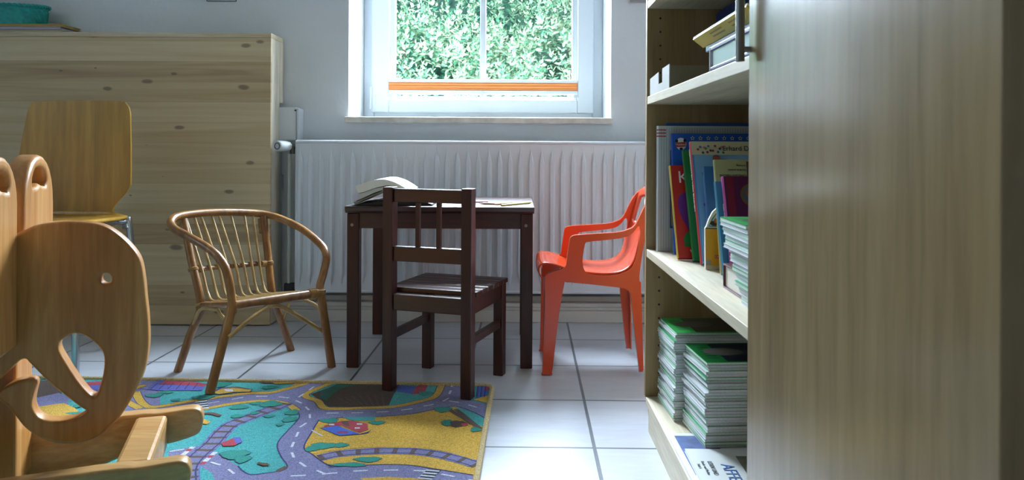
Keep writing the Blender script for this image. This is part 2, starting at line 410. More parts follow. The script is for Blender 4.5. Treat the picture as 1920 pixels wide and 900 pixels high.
# ------------------------------------------------------------------ pine cabinet along the back wall
def pine_planks():
    m, nt, b = newmat('limed_knotty_pine'); N = nt.nodes; L = nt.links
    tc = N.new('ShaderNodeTexCoord'); sp = N.new('ShaderNodeSeparateXYZ'); L.new(tc.outputs['Object'], sp.inputs[0])
    def mth(op, a, bv=None):
        q = N.new('ShaderNodeMath'); q.operation = op
        for i, v in enumerate((a, bv)):
            if v is None: continue
            if isinstance(v, (int, float)): q.inputs[i].default_value = v
            else: L.new(v, q.inputs[i])
        return q.outputs[0]
    wv = N.new('ShaderNodeTexNoise'); wv.inputs['Scale'].default_value = 1.2; L.new(tc.outputs['Object'], wv.inputs['Vector'])
    row = mth('FLOOR', mth('DIVIDE', sp.outputs['Z'], .0765))
    fr = mth('FRACT', mth('DIVIDE', sp.outputs['Z'], .0765))
    wn = N.new('ShaderNodeTexWhiteNoise'); wn.noise_dimensions = '1D'; L.new(row, wn.inputs['W'])
    # grain
    cmb = N.new('ShaderNodeCombineXYZ'); L.new(mth('ADD', mth('MULTIPLY', sp.outputs['X'], 1.6), mth('MULTIPLY', row, 7.3)), cmb.inputs[0])
    L.new(mth('MULTIPLY', sp.outputs['Y'], 20), cmb.inputs[1]); L.new(mth('MULTIPLY', sp.outputs['Z'], 38), cmb.inputs[2])
    n = N.new('ShaderNodeTexNoise'); n.inputs['Scale'].default_value = 1; n.inputs['Detail'].default_value = 5; n.inputs['Distortion'].default_value = .8; L.new(cmb.outputs[0], n.inputs['Vector'])
    val = mth('ADD', mth('MULTIPLY', n.outputs['Fac'], .70), mth('MULTIPLY', wn.outputs[0], .42))
    r = N.new('ShaderNodeValToRGB'); e = r.color_ramp.elements; e[0].position = .25; e[0].color = lin('#a8906e'); e[1].position = .85; e[1].color = lin('#d9c8a6'); x = e.new(.52); x.color = lin('#c4af88')
    L.new(val, r.inputs[0])
    # knots
    cm2 = N.new('ShaderNodeCombineXYZ'); L.new(mth('MULTIPLY', sp.outputs['X'], 3.6), cm2.inputs[0]); L.new(mth('MULTIPLY', sp.outputs['Z'], 8.5), cm2.inputs[1])
    vo = N.new('ShaderNodeTexVoronoi'); vo.voronoi_dimensions = '2D'; vo.inputs['Scale'].default_value = 1; vo.inputs['Randomness'].default_value = 1
    wp = N.new('ShaderNodeTexNoise'); wp.inputs['Scale'].default_value = 14; L.new(tc.outputs['Object'], wp.inputs['Vector'])
    va = N.new('ShaderNodeVectorMath'); va.operation = 'MULTIPLY_ADD'; L.new(wp.outputs['Color'], va.inputs[0]); va.inputs[1].default_value = (.06, .06, 0); L.new(cm2.outputs[0], va.inputs[2])
    L.new(va.outputs[0], vo.inputs['Vector'])
    wn2 = N.new('ShaderNodeTexWhiteNoise'); L.new(vo.outputs['Color'], wn2.inputs['Vector'])
    size = mth('ADD', mth('MULTIPLY', wn2.outputs[0], .085), .005)
    kn = N.new('ShaderNodeMapRange'); L.new(mth('DIVIDE', vo.outputs['Distance'], size), kn.inputs[0]); kn.inputs[1].default_value = .75; kn.inputs[2].default_value = 1.25; kn.inputs[3].default_value = .75; kn.inputs[4].default_value = 0
    mx = N.new('ShaderNodeMix'); mx.data_type = 'RGBA'; L.new(kn.outputs[0], mx.inputs[0]); L.new(r.outputs[0], mx.inputs[6]); mx.inputs[7].default_value = lin('#6e6152')
    seam = N.new('ShaderNodeMapRange'); L.new(mth('ABSOLUTE', mth('SUBTRACT', fr, .5)), seam.inputs[0]); seam.inputs[1].default_value = .475; seam.inputs[2].default_value = .5; seam.inputs[3].default_value = 1; seam.inputs[4].default_value = .86
    m2 = N.new('ShaderNodeMix'); m2.data_type = 'RGBA'; m2.blend_type = 'MULTIPLY'; m2.inputs[0].default_value = 1; L.new(mx.outputs[2], m2.inputs[6]); L.new(seam.outputs[0], m2.inputs[7])
    L.new(m2.outputs[2], b.inputs['Base Color']); b.inputs['Roughness'].default_value = .55
    return m
M_pine = pine_planks()
M_pine2 = wood('limed_pine_edge', ['#c4b8a2', '#d9d0be', '#e3dccd'], (14, 14, 1.2), .55)
M_pine3 = wood('limed_pine_board', ['#b8a88c', '#cdbf9f', '#d8cdb4'], (1.3, 20, 20), .55)
ct = thing('pine_cabinet', (-1.7, 3.0, 0), 'tall wide limed knotty pine cabinet against the back wall left of the radiator', 'cabinet')
cxr = P(507,300,2.92).x
mk('front_panel', MB().box((-2.55, 2.92, .004), (cxr-.0, 2.935, 1.085)), M_pine, ct, bevel=.001)
mk('top_board', MB().box((-2.55, 2.918, 1.0855), (cxr+.001, 3.072, 1.103)), M_pine3, ct, bevel=.0015)
mk('side_panel', MB().box((cxr-.02, 2.9355, .004), (cxr, 3.03, 1.085)), M_pine2, ct, bevel=.001)
mk('back_batten', MB().box((cxr-.02, 3.031, P(532,194,3.07).z), (cxr+.001, 3.072, 1.085)), M_pine2, ct, bevel=.001)
mk('foot', MB().box((cxr-.4, 2.95, 0), (cxr-.06, 3.02, .004)), M_black, ct)
mk('foot', MB().box((-2.5, 2.95, 0), (-2.1, 3.02, .004)), M_black, ct)

# on the cabinet: picture books and a basket
def flatbook(name, x0, x1, y0, y1, z, t, colors, label, cat, group=None, page='#d8d3c4'):
    tb = thing(name, ((x0+x1)/2, (y0+y1)/2, z), label, cat, group)
    b = MB(); b.box((x0, y0, z), (x1, y1, z+.0025)); b.box((x0, y0, z+t-.0025), (x1, y1, z+t)); b.box((x0-.0015, y0, z), (x0, y1, z+t))
    mk('cover', b, plain(name+'_'+colors, '#'+colors, .35), tb, bevel=.0006)
    mk('pages', MB().box((x0+.001, y0+.004, z+.0026), (x1-.004, y1-.003, z+t-.0026)), plain('paper_'+page[1:], page, .8), tb)
    return tb
zc_ = 1.103
flatbook('picture_book', -2.25, P(116,0,2.93).x, 2.935, 3.06, zc_, .0105, 'd5cdbb', 'thin cream picture book lowest under the teal basket on the pine cabinet', 'book')
flatbook('picture_book', -2.26, P(112,0,2.93).x, 2.932, 3.055, zc_+.0106, .011, '8f86b8', 'lilac picture book in the middle of the three under the teal basket', 'book')
flatbook('picture_book', -2.24, P(116,0,2.93).x, 2.931, 3.06, zc_+.0217, .010, 'b8a04e', 'yellow brown picture book topmost of the three under the teal basket', 'book', page='#c9a86a')
bk = thing('woven_basket', (P(0,0,3.0).x-.012, 2.995, zc_+.0318), 'teal woven oval basket on picture books on top of the pine cabinet', 'basket')
b = MB(); S = 180; rows = 8; hh = .072
vs = []
bx, by, bz = bk.location
for j in range(rows*4+1):
    t = j/(rows*4); rr = .188 + .010*t
    for i in range(S):
        a = 2*PI*i/S; tw = a + .35*t
        bump_ = .0055*math.cos(tw*30) * (1 if t < .72 else .2) + (.003*math.cos(t*PI*2*6 + (PI if (i//3) % 2 else 0)) if t > .72 else 0)
        vs.append((bx + (rr+bump_)*math.cos(a), by + (rr+bump_)*.38*math.sin(a), bz + hh*t))
fs = [(j*S+i, j*S+(i+1)%S, (j+1)*S+(i+1)%S, (j+1)*S+i) for j in range(rows*4) for i in range(S)]
fs.append(list(range(S-1, -1, -1)))
b.add(vs, fs)
M_teal = plain('teal_raffia', '#1f9a96', .45, var=.2, vscale=60)
o = mk('basket_body', b, M_teal, bk, smooth=True); sd = o.modifiers.new('thick', 'SOLIDIFY'); sd.thickness = .003
b = MB()
for ph in (0, PI):
    pts = []
    for i in range(240):
        a = 2*PI*i/240; q = .004*math.sin(a*32+ph)
        pts.append((bx + (.202+q)*math.cos(a), by + (.202+q)*.38*math.sin(a), bz + hh + .003*math.cos(a*32+ph)))
    b.tube(pts, .0042, 6, closed=True)
mk('braided_rim', b, M_teal, bk, smooth=True)

# wall pictures whose lower edges reach into the view
def wallframe(name, u0, u1, v1, h, fcol, icol, label, cat, t=.015, bw=.004):
    x0, x1, z0 = P(u0, v1, YW).x, P(u1, v1, YW).x, P(u0, v1, YW).z
    tb = thing(name, ((x0+x1)/2, YW, z0), label, cat)
    b = MB(); ring(b, x0, x1, z0, z0+h, x0+bw, x1-bw, z0+bw, z0+h-bw, YW-t, YW-.001); mk('frame', b, plain(name+'_frame', fcol, .4), tb, bevel=.001)
    mk('sheet', MB().box((x0+bw, YW-t*.7, z0+bw), (x1-bw, YW-.002, z0+h-bw)), plain(name+'_sheet', icol, .6), tb)
    return tb
wallframe('wall_notice', 388, 444, 3, .17, '#5b6572', '#cfd6dd', 'small white framed notice on the back wall above the pine cabinet', 'picture', .006, .003)
wallframe('wall_picture', 1180, 1216, 5.5, .2, '#9a8b93', '#9aa39a', 'mauve framed picture on the back wall beside the bookcase', 'picture', .02, .006)

# ------------------------------------------------------------------ bookcase and cupboard on the right
M_birch = wood('birch_veneer', ['#8a7046', '#9c8258', '#ab9168'], (16, 16, 1.0), .42, 1.0, .04)  # panel tone darkened to carry some of the bookcase's inner shade
M_birch2 = wood('birch_veneer_pale_edge', ['#cdbd9f', '#dccfb4', '#e2d7be'], (16, 1.2, 16), .5, .8, .03)
M_door = wood('birch_veneer_door', ['#857050', '#97815d', '#a58f69'], (10, 14, .9), .2, 1.2, .03, coat=.0)
XS, XBK = .313, .70
bc = thing('bookcase', (.5, 1.45, 0), 'open birch veneer bookcase with book and magazine shelves on the right', 'bookcase')
b = MB(); b.prism([(XS+.012,0),(XBK,0),(XBK,1.95),(XS,1.95),(XS,.073),(XS+.009,.05)], 1.88, 1.898, 'y'); b.box((XS, 1.031, .055), (XBK, 1.049, 1.95), 0)
mk('side_panel', b, M_birch, bc, bevel=.0008)
for zz in [.098+.033*i for i in range(29)]:
    if abs(zz-.42) < .03 or abs(zz-.785) < .03: continue
    mk('pin_hole', MB().cyl((.345, 1.8805, zz), (.345, 1.8790, zz), .0025, 8), M_black, bc)
mk('back_panel', MB().box((XBK+.0005, 1.031, .055), (XBK+.006, 1.898, 1.95)), M_birch, bc)
for (zt_, th) in ((.073, .019), (.430, .018), (.799, .019), (1.031, .019), (1.40, .019), (1.95, .019)):
    mk('shelf', MB().box((XS+.001, 1.0495, zt_-th), (XBK-.001, 1.8795, zt_)), M_birch2, bc, bevel=.0008)
mk('plinth', MB().box((XS+.002, 1.05, 0), (XS+.02, 1.845, .0535)), M_birch2, bc, bevel=.0008)
cbd = thing('cupboard', (.5, .75, 0), 'tall birch veneer cupboard with a closed door nearest the camera on the right', 'cupboard')
b = MB(); b.box((XS, .472, 0), (XBK, .49, 1.95)); b.box((XS, 1.010, 0), (XBK, 1.028, 1.95)); b.box((XS, .49, .055), (XBK, 1.01, .073)); b.box((XS, .49, 1.93), (XBK, 1.01, 1.95)); b.box((XBK-.008, .49, .073), (XBK, 1.01, 1.93)); b.box((XS+.01, .49, 0), (XS+.03, 1.01, .055))
mk('carcass', b, M_birch, cbd, bevel=.0008)
dr = mk('door', MB().box((.2945, .472, .06), (.3125, .989, 1.95)), M_door, cbd, bevel=.0012)
hb = MB(); hx_, hy_ = .2815, .983
hb.cyl((hx_, hy_, .783), (hx_, hy_, .99), .0057, 20); hb.cyl((hx_, hy_, .798), (.2945, hy_, .798), .0040, 14); hb.cyl((hx_, hy_, .975), (.2945, hy_, .975), .0040, 14)
mk('handle', hb, M_steel, dr, smooth=True)

# books
M_paper = plain('book_paper', '#e4dfd2', .8)
def art(name, polys, root, z=.0004):
    """printed shapes on a cover, each a list of (x, z) points with its colour"""
    b = MB(); mats = []
    for k, (pl, c) in enumerate(polys):
        mm = plain('ink_'+c.lstrip('#'), c, .4)
        if mm not in mats: mats.append(mm)
        y = -z - .00012*k
        b.add([(p[0], y, p[1]) for p in pl], [list(range(len(pl)))], mats.index(mm))
    o = mk(name, b, mats, local=True); o.parent = root; return o
def ell(cx, cz, rx, rz, n=18, a0=0): return [(cx+rx*math.cos(a0+2*PI*i/n), cz+rz*math.sin(a0+2*PI*i/n)) for i in range(n)]
def star(cx, cz, r, n=5, q=.45): return [(cx+(r if i%2==0 else r*q)*math.sin(PI*i/n), cz+(r if i%2==0 else r*q)*math.cos(PI*i/n)) for i in range(2*n)]
def book(name, x, y, W, Hh, T, lean, cov, spine, label, z0=.430, page='#e4dfd2', cat='book', group='picture books leaning on the middle shelf'):
    r = bpy.data.objects.new(name, None); COL.objects.link(r); tag(r, label, cat, group)
    l = math.radians(lean); r.location = (x, y, z0 + T*math.sin(l) + .0004); r.rotation_euler = (-l, 0, 0)
    c = .0018
    b = MB(); b.box((0, 0, 0), (W, c, Hh), 0); b.box((0, T-c, 0), (W, T, Hh), 0)
    n = 6; sp = [(-.0025*math.sin(PI*i/n), T*i/n) for i in range(n+1)] + [(.001, T), (.001, 0)]
    b.prism(sp, 0, Hh, 'z', 1)
    o = mk('cover', b, [plain('cover_'+cov, '#'+cov, .3), plain('cover_'+spine, '#'+spine, .35)], local=True, bevel=.0004); o.parent = r
    o = mk('pages', MB().box((.0012, c+.0001, .003), (W-.004, T-c-.0001, Hh-.003)), plain('paper_'+page[1:], page, .8), local=True); o.parent = r
    return r
def ctext(r, s, size, x, z, col, rot=0, sx=1.0, face='front', y=-.0012, align='LEFT'):
    T = Matrix.Translation((x, y, z)) @ Matrix.Rotation(rot, 4, 'Y') @ XZ
    return text(s, size, T, plain('ink_'+col.lstrip('#'), col, .4), r, sx=sx, align=align)
def stext(r, s, size, yy, z, col, T_, sx=1.0, x=-.0032):
    # lettering reading down the spine, which faces -x
    M = Matrix.Translation((x, yy, z)) @ frame4((0,0,-1), (0,-1,0), (-1,0,0), (0,0,0))
    return text(s, size, M, plain('ink_'+col.lstrip('#'), col, .4), r, sx=sx)

r = book('picture_book', .358, 1.864, .24, .305, .011, 0, '2f63ad', '2a5597', 'tall blue book behind the white ribbed one, only its top edge showing')
r = book('picture_book', .334, 1.838, .25, .297, .020, 0, 'c3cbc8', 'd6d9e2', 'tall white ribbed book upright at the far end of the middle shelf')
pl = []
for i in range(40): pl.append(([(.006+i*.006, .004), (.0085+i*.006, .004), (.0085+i*.006, .293), (.006+i*.006, .293)], '#aab5b4'))
pl.append(([(.027, .055), (.17, .055), (.17, .24), (.027, .24)], '#2b4a78'))
pl.append(([(.03, .06), (.167, .06), (.167, .13), (.03, .13)], '#a98a3c'))
art('cover_art', pl, r)
b = MB()
for zz in (.286, .2785, .271): b.box((-.0032, .0008, zz), (-.0002, .0185, zz+.0026)); b.box((-.0002, -.0006, zz), (.018, -.0001, zz+.0026))
o = mk('red_stripe', b, plain('ink_a8222e', '#a8222e', .4), local=True); o.parent = r
stext(r, 'Die schönsten Geschichten', .008, .012, .24, '#3a3f55', 0, x=-.0034)
r = book('picture_book', .362, 1.776, .24, .280, .012, 8, '1d5cc0', '1c55b3', 'bright blue book with a row of white stars and a football badge along its top')
pl = [(ell(.020, .255, .0125, .0145), '#e8e8e4'), (ell(.010,.262,.0035,.004),'#15181c'), (ell(.029,.263,.0035,.004),'#15181c'), (ell(.020,.2435,.004,.003),'#15181c'),
      ([(.008,.258),(.031,.260),(.031,.249),(.008,.247)], '#b23a34')]
for i in range(8): pl.append((star(.047+i*.0185, .2685, .0058), '#cfd4cf')); pl.append((ell(.047+i*.0185, .2685, .002, .002, 8), '#1a2030'))
art('cover_art', pl, r); ctext(r, 'FUSSBALL', .0052, .0095, .2515, '#f2e9e4')
r = book('picture_book', .3515, 1.686, .155, .222, .012, 26, 'c32c22', 'c9a83c', 'red book with a white K and a purple shape leaning on the blue ones')
art('cover_art', [(catmull([(.012,.105,0),(.010,.135,0),(.022,.152,0),(.045,.156,0),(.058,.148,0),(.06,.135,0),(.048,.132,0),(.04,.12,0),(.038,.09,0),(.030,.062,0),(.022,.078,0)],5), '#6d2a86'),
    ([(.016,.047),(.024,.06),(.042,.058),(.046,.045),(.036,.05),(.029,.044),(.03,.026),(.016,.026)], '#1f7a3a'), ([(.034,.045),(.07,.052),(.07,.028),(.034,.028)], '#d8dcd6'), (star(.051,.04,.010), '#c8823a'),
    ([(.05,.07),(.056,.07),(.062,.052),(.05,.052)], '#4b2a66')], r)
ctext(r, 'K', .042, .014, .178, '#f3efe6'); ctext(r, 'von', .024, .026, .008, '#f6f2ea')
r = book('picture_book', .3785, 1.656, .155, .262, .010, 26, '1f7a2e', '1c6e2a', 'plain dark green book between the red book and the light blue book')
r = book('picture_book', .384, 1.606, .18, .278, .014, 24, '7fb4dc', 'c23038', 'light blue flower book with a cream title band and a red lettered spine')
pl = [([(.0,.245),(.18,.245),(.18,.277),(.0,.277)], '#cfc9a6'), ([(.0,.004),(.004,.004),(.004,.245),(.0,.245)], '#5c93c4')]
cs = ['#a83a4a','#3e6bb0','#2f4a66','#c07a8a','#3f7f5a','#7a2c46','#4a6fa8','#1f3d50','#9a3038']
for i in range(14): pl.append((ell(.014+.0042*i+.002*math.sin(i*7), .258+.008*math.sin(i*2.3), .003, .003, 8), cs[i % 9]))
for i in range(8): pl.append((ell(.05+.012*math.cos(i*2.1)+.008, .228+.010*math.sin(i*1.7), .008, .006, 10), ['#8a2f3c','#6a3a70','#a8503c'][i%3]))
def stroke(pts, w_):
    L_, R_ = [], []
    for i, p in enumerate(pts):
        a = Vector(pts[max(i-1,0)]); c = Vector(pts[min(i+1,len(pts)-1)]); t = (c-a).normalized()
        L_.append((p[0]-t.y*w_, p[1]+t.x*w_)); R_.append((p[0]+t.y*w_, p[1]-t.x*w_))
    return L_ + R_[::-1]
pl.append((stroke([(.030,.11),(.034,.14),(.03,.165),(.022,.18),(.018,.20),(.024,.21),(.032,.208)], .0011), '#2c7a40'))
pl.append((stroke([(.03,.165),(.038,.18),(.036,.2)], .0011), '#2c7a40'))
for i in range(9): pl.append((ell(.026+.008*math.cos(i*2.4), .118+.010*math.sin(i*1.9), .0045, .004, 9), '#5a3f9a' if i%2 else '#7a58b4'))
pl.append(([(.022,.075),(.03,.09),(.036,.072)], '#2c8a44'))
pl.append(([(.042,.14),(.06,.2),(.075,.2),(.075,.05),(.045,.05)], '#3a78ba'))
art('cover_art', pl, r); ctext(r, 'Erhard Dietl', .0165, .068, .255, '#26323a', sx=.95)
stext(r, 'GESCHICHTEN VON BLUMEN', .0105, .0105, .262, '#f2efe8', 0, sx=1.05)
r = book('picture_book', .398, 1.580, .15, .215, .010, 20, '2b67a6', '285f9a', 'plain mid blue book just behind the upside down cream book')
r = book('picture_book', .395, 1.492, .15, .226, .012, 15, 'b9b27c', 'a8a26e', 'cream book standing upside down with printed lines and a picture at its right')
art('cover_art', [([(.062,.17),(.09,.17),(.09,.222),(.062,.222)], '#5a3a34'), (ell(.072,.19,.008,.01,10), '#b5482e'), ([(.0,.02),(.15,.02),(.15,.165),(.0,.165)], '#4a3a6a')], r)
def flip(r, s, size, x, z):
    return text(s, size, Matrix.Translation((x, -.0012, z)) @ Matrix.Rotation(PI, 4, 'Y') @ XZ, plain('ink_2a2a22', '#2a2a22', .5), r)
flip(r, 'CARLSEN VERLAG', .0066, .060, .195); flip(r, 'Das Buch erschien', .0048, .06, .206); flip(r, 'im Verlag', .0048, .06, .215)
r = book('picture_book', .374, 1.392, .14, .192, .008, 22, '3d8fb8', '4aa2c6', 'thin turquoise book leaning just behind the purple book')
r = book('picture_book', .384, 1.371, .15, .202, .012, 22, '5a1d4e', 'c2509c', 'dark purple book with a bright pink spine leaning on the middle shelf')
art('cover_art', [([(.004,.0),(.018,.0),(.018,.2),(.004,.2)], '#7d1838'), (ell(.05,.165,.022,.022,20), '#6f5a3a'), (ell(.05,.165,.016,.016,20), '#3c5a78'), (ell(.045,.168,.007,.009,12), '#8a4a2a'), (ell(.056,.16,.006,.008,12), '#c9c2b0'), (ell(.085,.12,.02,.02,14), '#8a1f34')], r)
stext(r, 'DER MEISTER', .008, .0095, .15, '#f0d0e4', 0)
# van-shaped board book
vr = thing('board_book', (.379, 1.556, .4315), 'small yellow board book shaped like a van with windows, standing on the middle shelf', 'book'); vr['group'] = 'picture books leaning on the middle shelf'
vr.rotation_euler = (-math.radians(4), 0, 0)
van = [(0,.0),(.085,.0),(.085,.127),(.036,.127),(.026,.124),(.016,.115),(.008,.1),(.003,.086),(0,.082)]
b = MB(); b.prism(van, .0, .011, 'y'); o = mk('pages', b, plain('board_pages', '#dcd6c4', .6), local=True, bevel=.0008); o.parent = vr
art('cover_art', [([(0,.0),(.085,.0),(.085,.008),(0,.008)], '#c9b48a'), ([(0,.008),(.085,.008),(.085,.081),(0,.081)], '#d99a1e'), ([(0,.081),(.085,.081),(.085,.127),(.036,.127),(.026,.124),(.016,.115),(.008,.1),(.003,.086)], '#c9cfbb'),
   ([(.006,.085),(.031,.085),(.031,.117),(.024,.115),(.014,.102)], '#4a5246'), ([(.008,.087),(.029,.087),(.029,.114),(.024,.112),(.016,.101)], '#9fb4d2'), ([(.036,.085),(.085,.085),(.085,.119),(.036,.119)], '#4a5246'), ([(.038,.087),(.085,.087),(.085,.117),(.038,.117)], '#9aa890'),
   (ell(.018,.092,.009,.005,10), '#2c2018'), (ell(.022,.097,.005,.005,10), '#9a5a22'), (ell(.045,.094,.006,.007,10), '#7a5a2a'), ([(0,.081),(.085,.081),(.085,.083),(0,.083)], '#3c4038'),
   ([(.0,.008),(.010,.008),(.010,.018),(.0,.018)], '#8f9488'), ([(.018,.022),(.042,.022),(.042,.028),(.018,.028)], '#b02a24')], vr)
ctext(vr, 'CARLSEN', .0055, .0185, .0232, '#f4e4c8', y=-.0022)
# maroon hardcover lying flat
hbk = thing('hardcover_book', (.46, 1.298, .4302), 'maroon hardcover lying flat on the middle shelf, white page edges showing', 'book')
b = MB(); b.box((.362, 1.236, .4302), (.55, 1.362, .433)); b.box((.362, 1.236, .4695), (.55, 1.362, .4723)); b.prism([(1.3605+.003*math.sin(PI*i/6)*0+(.0015 if 0<i<6 else 0), .4302+.0421*i/6) for i in range(7)]+[(1.3585,.4723),(1.3585,.4302)], .362, .55, 'x')
mk('cover', b, plain('cover_5e2230', '#5e2230', .4), hbk, bevel=.0005)
mk('pages', MB().box((.366, 1.238, .4332), (.546, 1.358, .4694)), M_paper, hbk)

# magazines
def magazine(name, cov, t, pw=.21, pd=.152):
    r = bpy.data.objects.new(name, None); COL.objects.link(r)
    o = mk('pages', MB().box((.001, .001, .0007), (pw-.001, pd-.001, t-.0007)), plain('magazine_paper', '#dfe1e3', .75, var=.08, vscale=300), local=True); o.parent = r
    b = MB(); b.box((0, 0, 0), (pw, pd, .0007)); b.box((0, 0, t-.0007), (pw, pd, t)); b.box((pw-.0006, 0, 0), (pw, pd, t))
    o = mk('cover', b, plain('magazine_'+cov, '#'+cov, .3), local=True); o.parent = r
    return r
def dup(r):
    c = r.copy(); COL.objects.link(c)
    for ch in [x for x in bpy.data.objects if x.parent == r]:
        d = ch.copy(); COL.objects.link(d); d.parent = c
    return c
TM = .006
PROTO = {}
def mag(cov, t):
    k = (cov, t)
    if k not in PROTO: PROTO[k] = magazine('magazine', cov, t); return PROTO[k]
    return dup(PROTO[k])
pal = ['d9dcdc', '2f6a4a', 'cfd4d6', '1f9a44', 'd9dcdc', '3fae6a', '22423a', '1f9a44']
def stack(x, y, z, n, t, lab, grp, dy=0.0, dx=0.0, jit=.005, yaw=0.0):
    out = []
    for i in range(n):
        m_ = mag(pal[(i*5+i//3) % len(pal)] if i < n-1 else '1fa84a', t)
        m_.location = (x + dx*i + random.uniform(-jit, jit), y + dy*i + random.uniform(-jit*.5, jit*.5), z + i*(t+.0001) + .0003)
        m_.rotation_euler = (0, 0, yaw + random.uniform(-.012, .012)); tag(m_, lab, 'magazine', grp); out.append(m_)
    return out
def topcover(m_, t, label, photo):
    m_['label'] = label
    b = MB(); cols = ['1fa84a', photo, '5c5a56', '0f5a2a']; z = t+.0002
    def q(x0, y0, x1, y1, mi, k): b.add([(x0,y0,z+k*.0001),(x1,y0,z+k*.0001),(x1,y1,z+k*.0001),(x0,y1,z+k*.0001)], [(0,1,2,3)], mi)
    q(.001,.001,.209,.151,0,0); q(.045,.007,.203,.145,1,1)
    pts = [(.06+.03*math.cos(a)*1.4, .08+.03*math.sin(a)) for a in [2*PI*i/14 for i in range(14)]]
    b.add([(p[0],p[1],z+.0002) for p in pts], [list(range(14))], 2)
    for i in range(6): q(.012, .03+i*.016, .036, .036+i*.016, 3 if i%2 else 2, 1)
    o = mk('cover_art', b, [plain('ink_'+c, '#'+c, .35) for c in cols], local=True); o.parent = m_
sa = stack(.349, 1.707, .073, 32, TM, 'thin magazine in the farther tall stack on the bottom shelf', 'magazines in the farther bottom stack', jit=.004, yaw=.05)
topcover(sa[-1], TM, 'green framed magazine topmost of the farther bottom shelf stack', '3a3a34')
sb = stack(.378, 1.541, .0776, 28, TM, 'thin magazine in the nearer tall stack on the bottom shelf', 'magazines in the nearer bottom stack', jit=.005, yaw=.08)
topcover(sb[-1], TM, 'green framed magazine with a dark photo, topmost of the nearer bottom shelf stack', '22304e')
sc_ = stack(.352, 1.062, .430, 19, .0066, 'thin magazine in the fanned stack on the middle shelf', 'magazines in the middle shelf stack', dy=.0058, dx=-.0006, jit=.003)
topcover(sc_[-1], .0066, 'green and red magazine topmost of the fanned middle shelf stack', '8a2a34')
# two magazines lying in front of the stacks
m1 = magazine('magazine', 'e2e4e6', .004, .20, .24); m1.location = (.3165, 1.385, .0733); m1.rotation_euler = (0, 0, .0)
tag(m1, 'white magazine with a blue photo, half covered at the front of the bottom shelf', 'magazine')
o = mk('cover_photo', MB().add([(.012,.03,.0043),(.09,.03,.0043),(.09,.225,.0043),(.012,.225,.0043)], [(0,1,2,3)]), plain('ink_5a6c9c', '#5a6c9c', .3, var=.3, vscale=40), local=True); o.parent = m1
m2 = magazine('magazine', 'd5d9d8', .006, .21, .297); m2.location = (.326, 1.228, .0776); m2.rotation_euler = (0, 0, -.02)
tag(m2, 'white magazine with blue letters and an animal photo on the front of the bottom shelf', 'magazine')
o = mk('cover_photo', MB().add([(.09,.06,.0064),(.2,.06,.0064),(.2,.262,.0064),(.09,.262,.0064)], [(0,1,2,3)]), plain('ink_fur', '#6a6a58', .4, var=.6, vscale=45), local=True); o.parent = m2
def mtext(s, size, x, y, col, sx=1):
    return text(s, size, Matrix.Translation((x, y, .0066)) @ Matrix.Rotation(-PI/2, 4, 'Z'), plain('ink_'+col.lstrip('#'), col, .4), m2, sx=sx)
mtext('LESEN UND', .012, .030, .235, '#23282c'); mtext('Kinder und Medien', .008, .018, .235, '#4a5054'); mtext('Heft 4', .008, .008, .222, '#4a5054'); mtext('AFFEN', .034, .052, .222, '#2a5a9c')

# upper shelf: grey card tray, clear case, yellow game box, dark blue box
M_card = plain('grey_white_card', '#b9b9b4', .7, var=.06, vscale=20); M_cardin = plain('brown_card_inside', '#7d745f', .8)
tr_ = thing('card_tray', (.40, 1.74, .799), 'low grey white card tray with a slot on the upper bookcase shelf', 'tray')
b = MB(); x0, x1, ya_, yb2, z0_, hh_ = .3165, .47, 1.622, 1.855, .7994, .048
b.prism([(ya_, z0_), (1.70, z0_), (1.70, z0_+hh_+.001), (ya_, z0_+hh_+.003)], x0, x0+.002, 'x')
b.prism([(1.70, z0_), (1.745, z0_), (1.745, z0_+.019), (1.70, z0_+.019)], x0, x0+.002, 'x')
b.prism([(1.745, z0_), (yb2, z0_), (yb2, z0_+hh_-.008), (1.745, z0_+hh_-.002)], x0, x0+.002, 'x')
mk('front', b, M_card, tr_)
b = MB(); b.box((x0+.002, ya_, z0_), (x1, ya_+.002, z0_+hh_)); b.box((x0+.002, yb2-.002, z0_), (x1, yb2, z0_+hh_-.008)); b.box((x1, ya_, z0_), (x1+.002, yb2, z0_+hh_)); b.box((x0+.002, ya_+.002, z0_), (x1, yb2-.002, z0_+.002))
mk('body', b, M_cardin, tr_)
M_clear = plain('frosted_plastic', '#c3d0da', .2); M_blue = plain('blue_plastic', '#2c3c78', .35)
cs_ = thing('plastic_case', (.36, 1.07, .799), 'frosted plastic case with dark blue edging on the upper shelf edge', 'case')
b = MB(); b.box((.319, 1.052, .7994), (.44, 1.272, .838)); mk('case_body', b, M_clear, cs_, bevel=.004)
b = MB(); b.box((.316, 1.052, .801), (.3188, 1.275, .806)); b.box((.316, 1.052, .833), (.3188, 1.275, .839)); mk('edging', b, M_blue, cs_, bevel=.001)
b = MB(); b.prism([(.3155,.7995),(.33,.7995),(.33,.840),(.3155,.840)], 1.2755, 1.279, 'y'); mk('end_cap', b, plain('white_plastic', '#dfe3ea', .35), cs_, bevel=.001)
gb = thing('game_box', (.33, 1.2, .840), 'flat yellow game box tilted on top of the frosted plastic case', 'box')
T = Matrix.Translation((.311, 0, .868)) @ Matrix.Rotation(math.radians(38), 4, 'Y')
b = MB(); b.box((0, 1.052, -.0035), (.024, 1.372, 0), 0, T); mk('lid', b, plain('cover_b8a53c', '#c9b545', .4), gb, bevel=.0008)
b = MB()
for i, (a, c) in enumerate(((1.10, 1.16), (1.2, 1.27))):
    for k in range(2): b.box((.006+k*.007, a, -.0039), (.0085+k*.007, c, -.0036), 0, T)
mk('print', b, plain('ink_8a7a34', '#8a7a34', .5), gb)
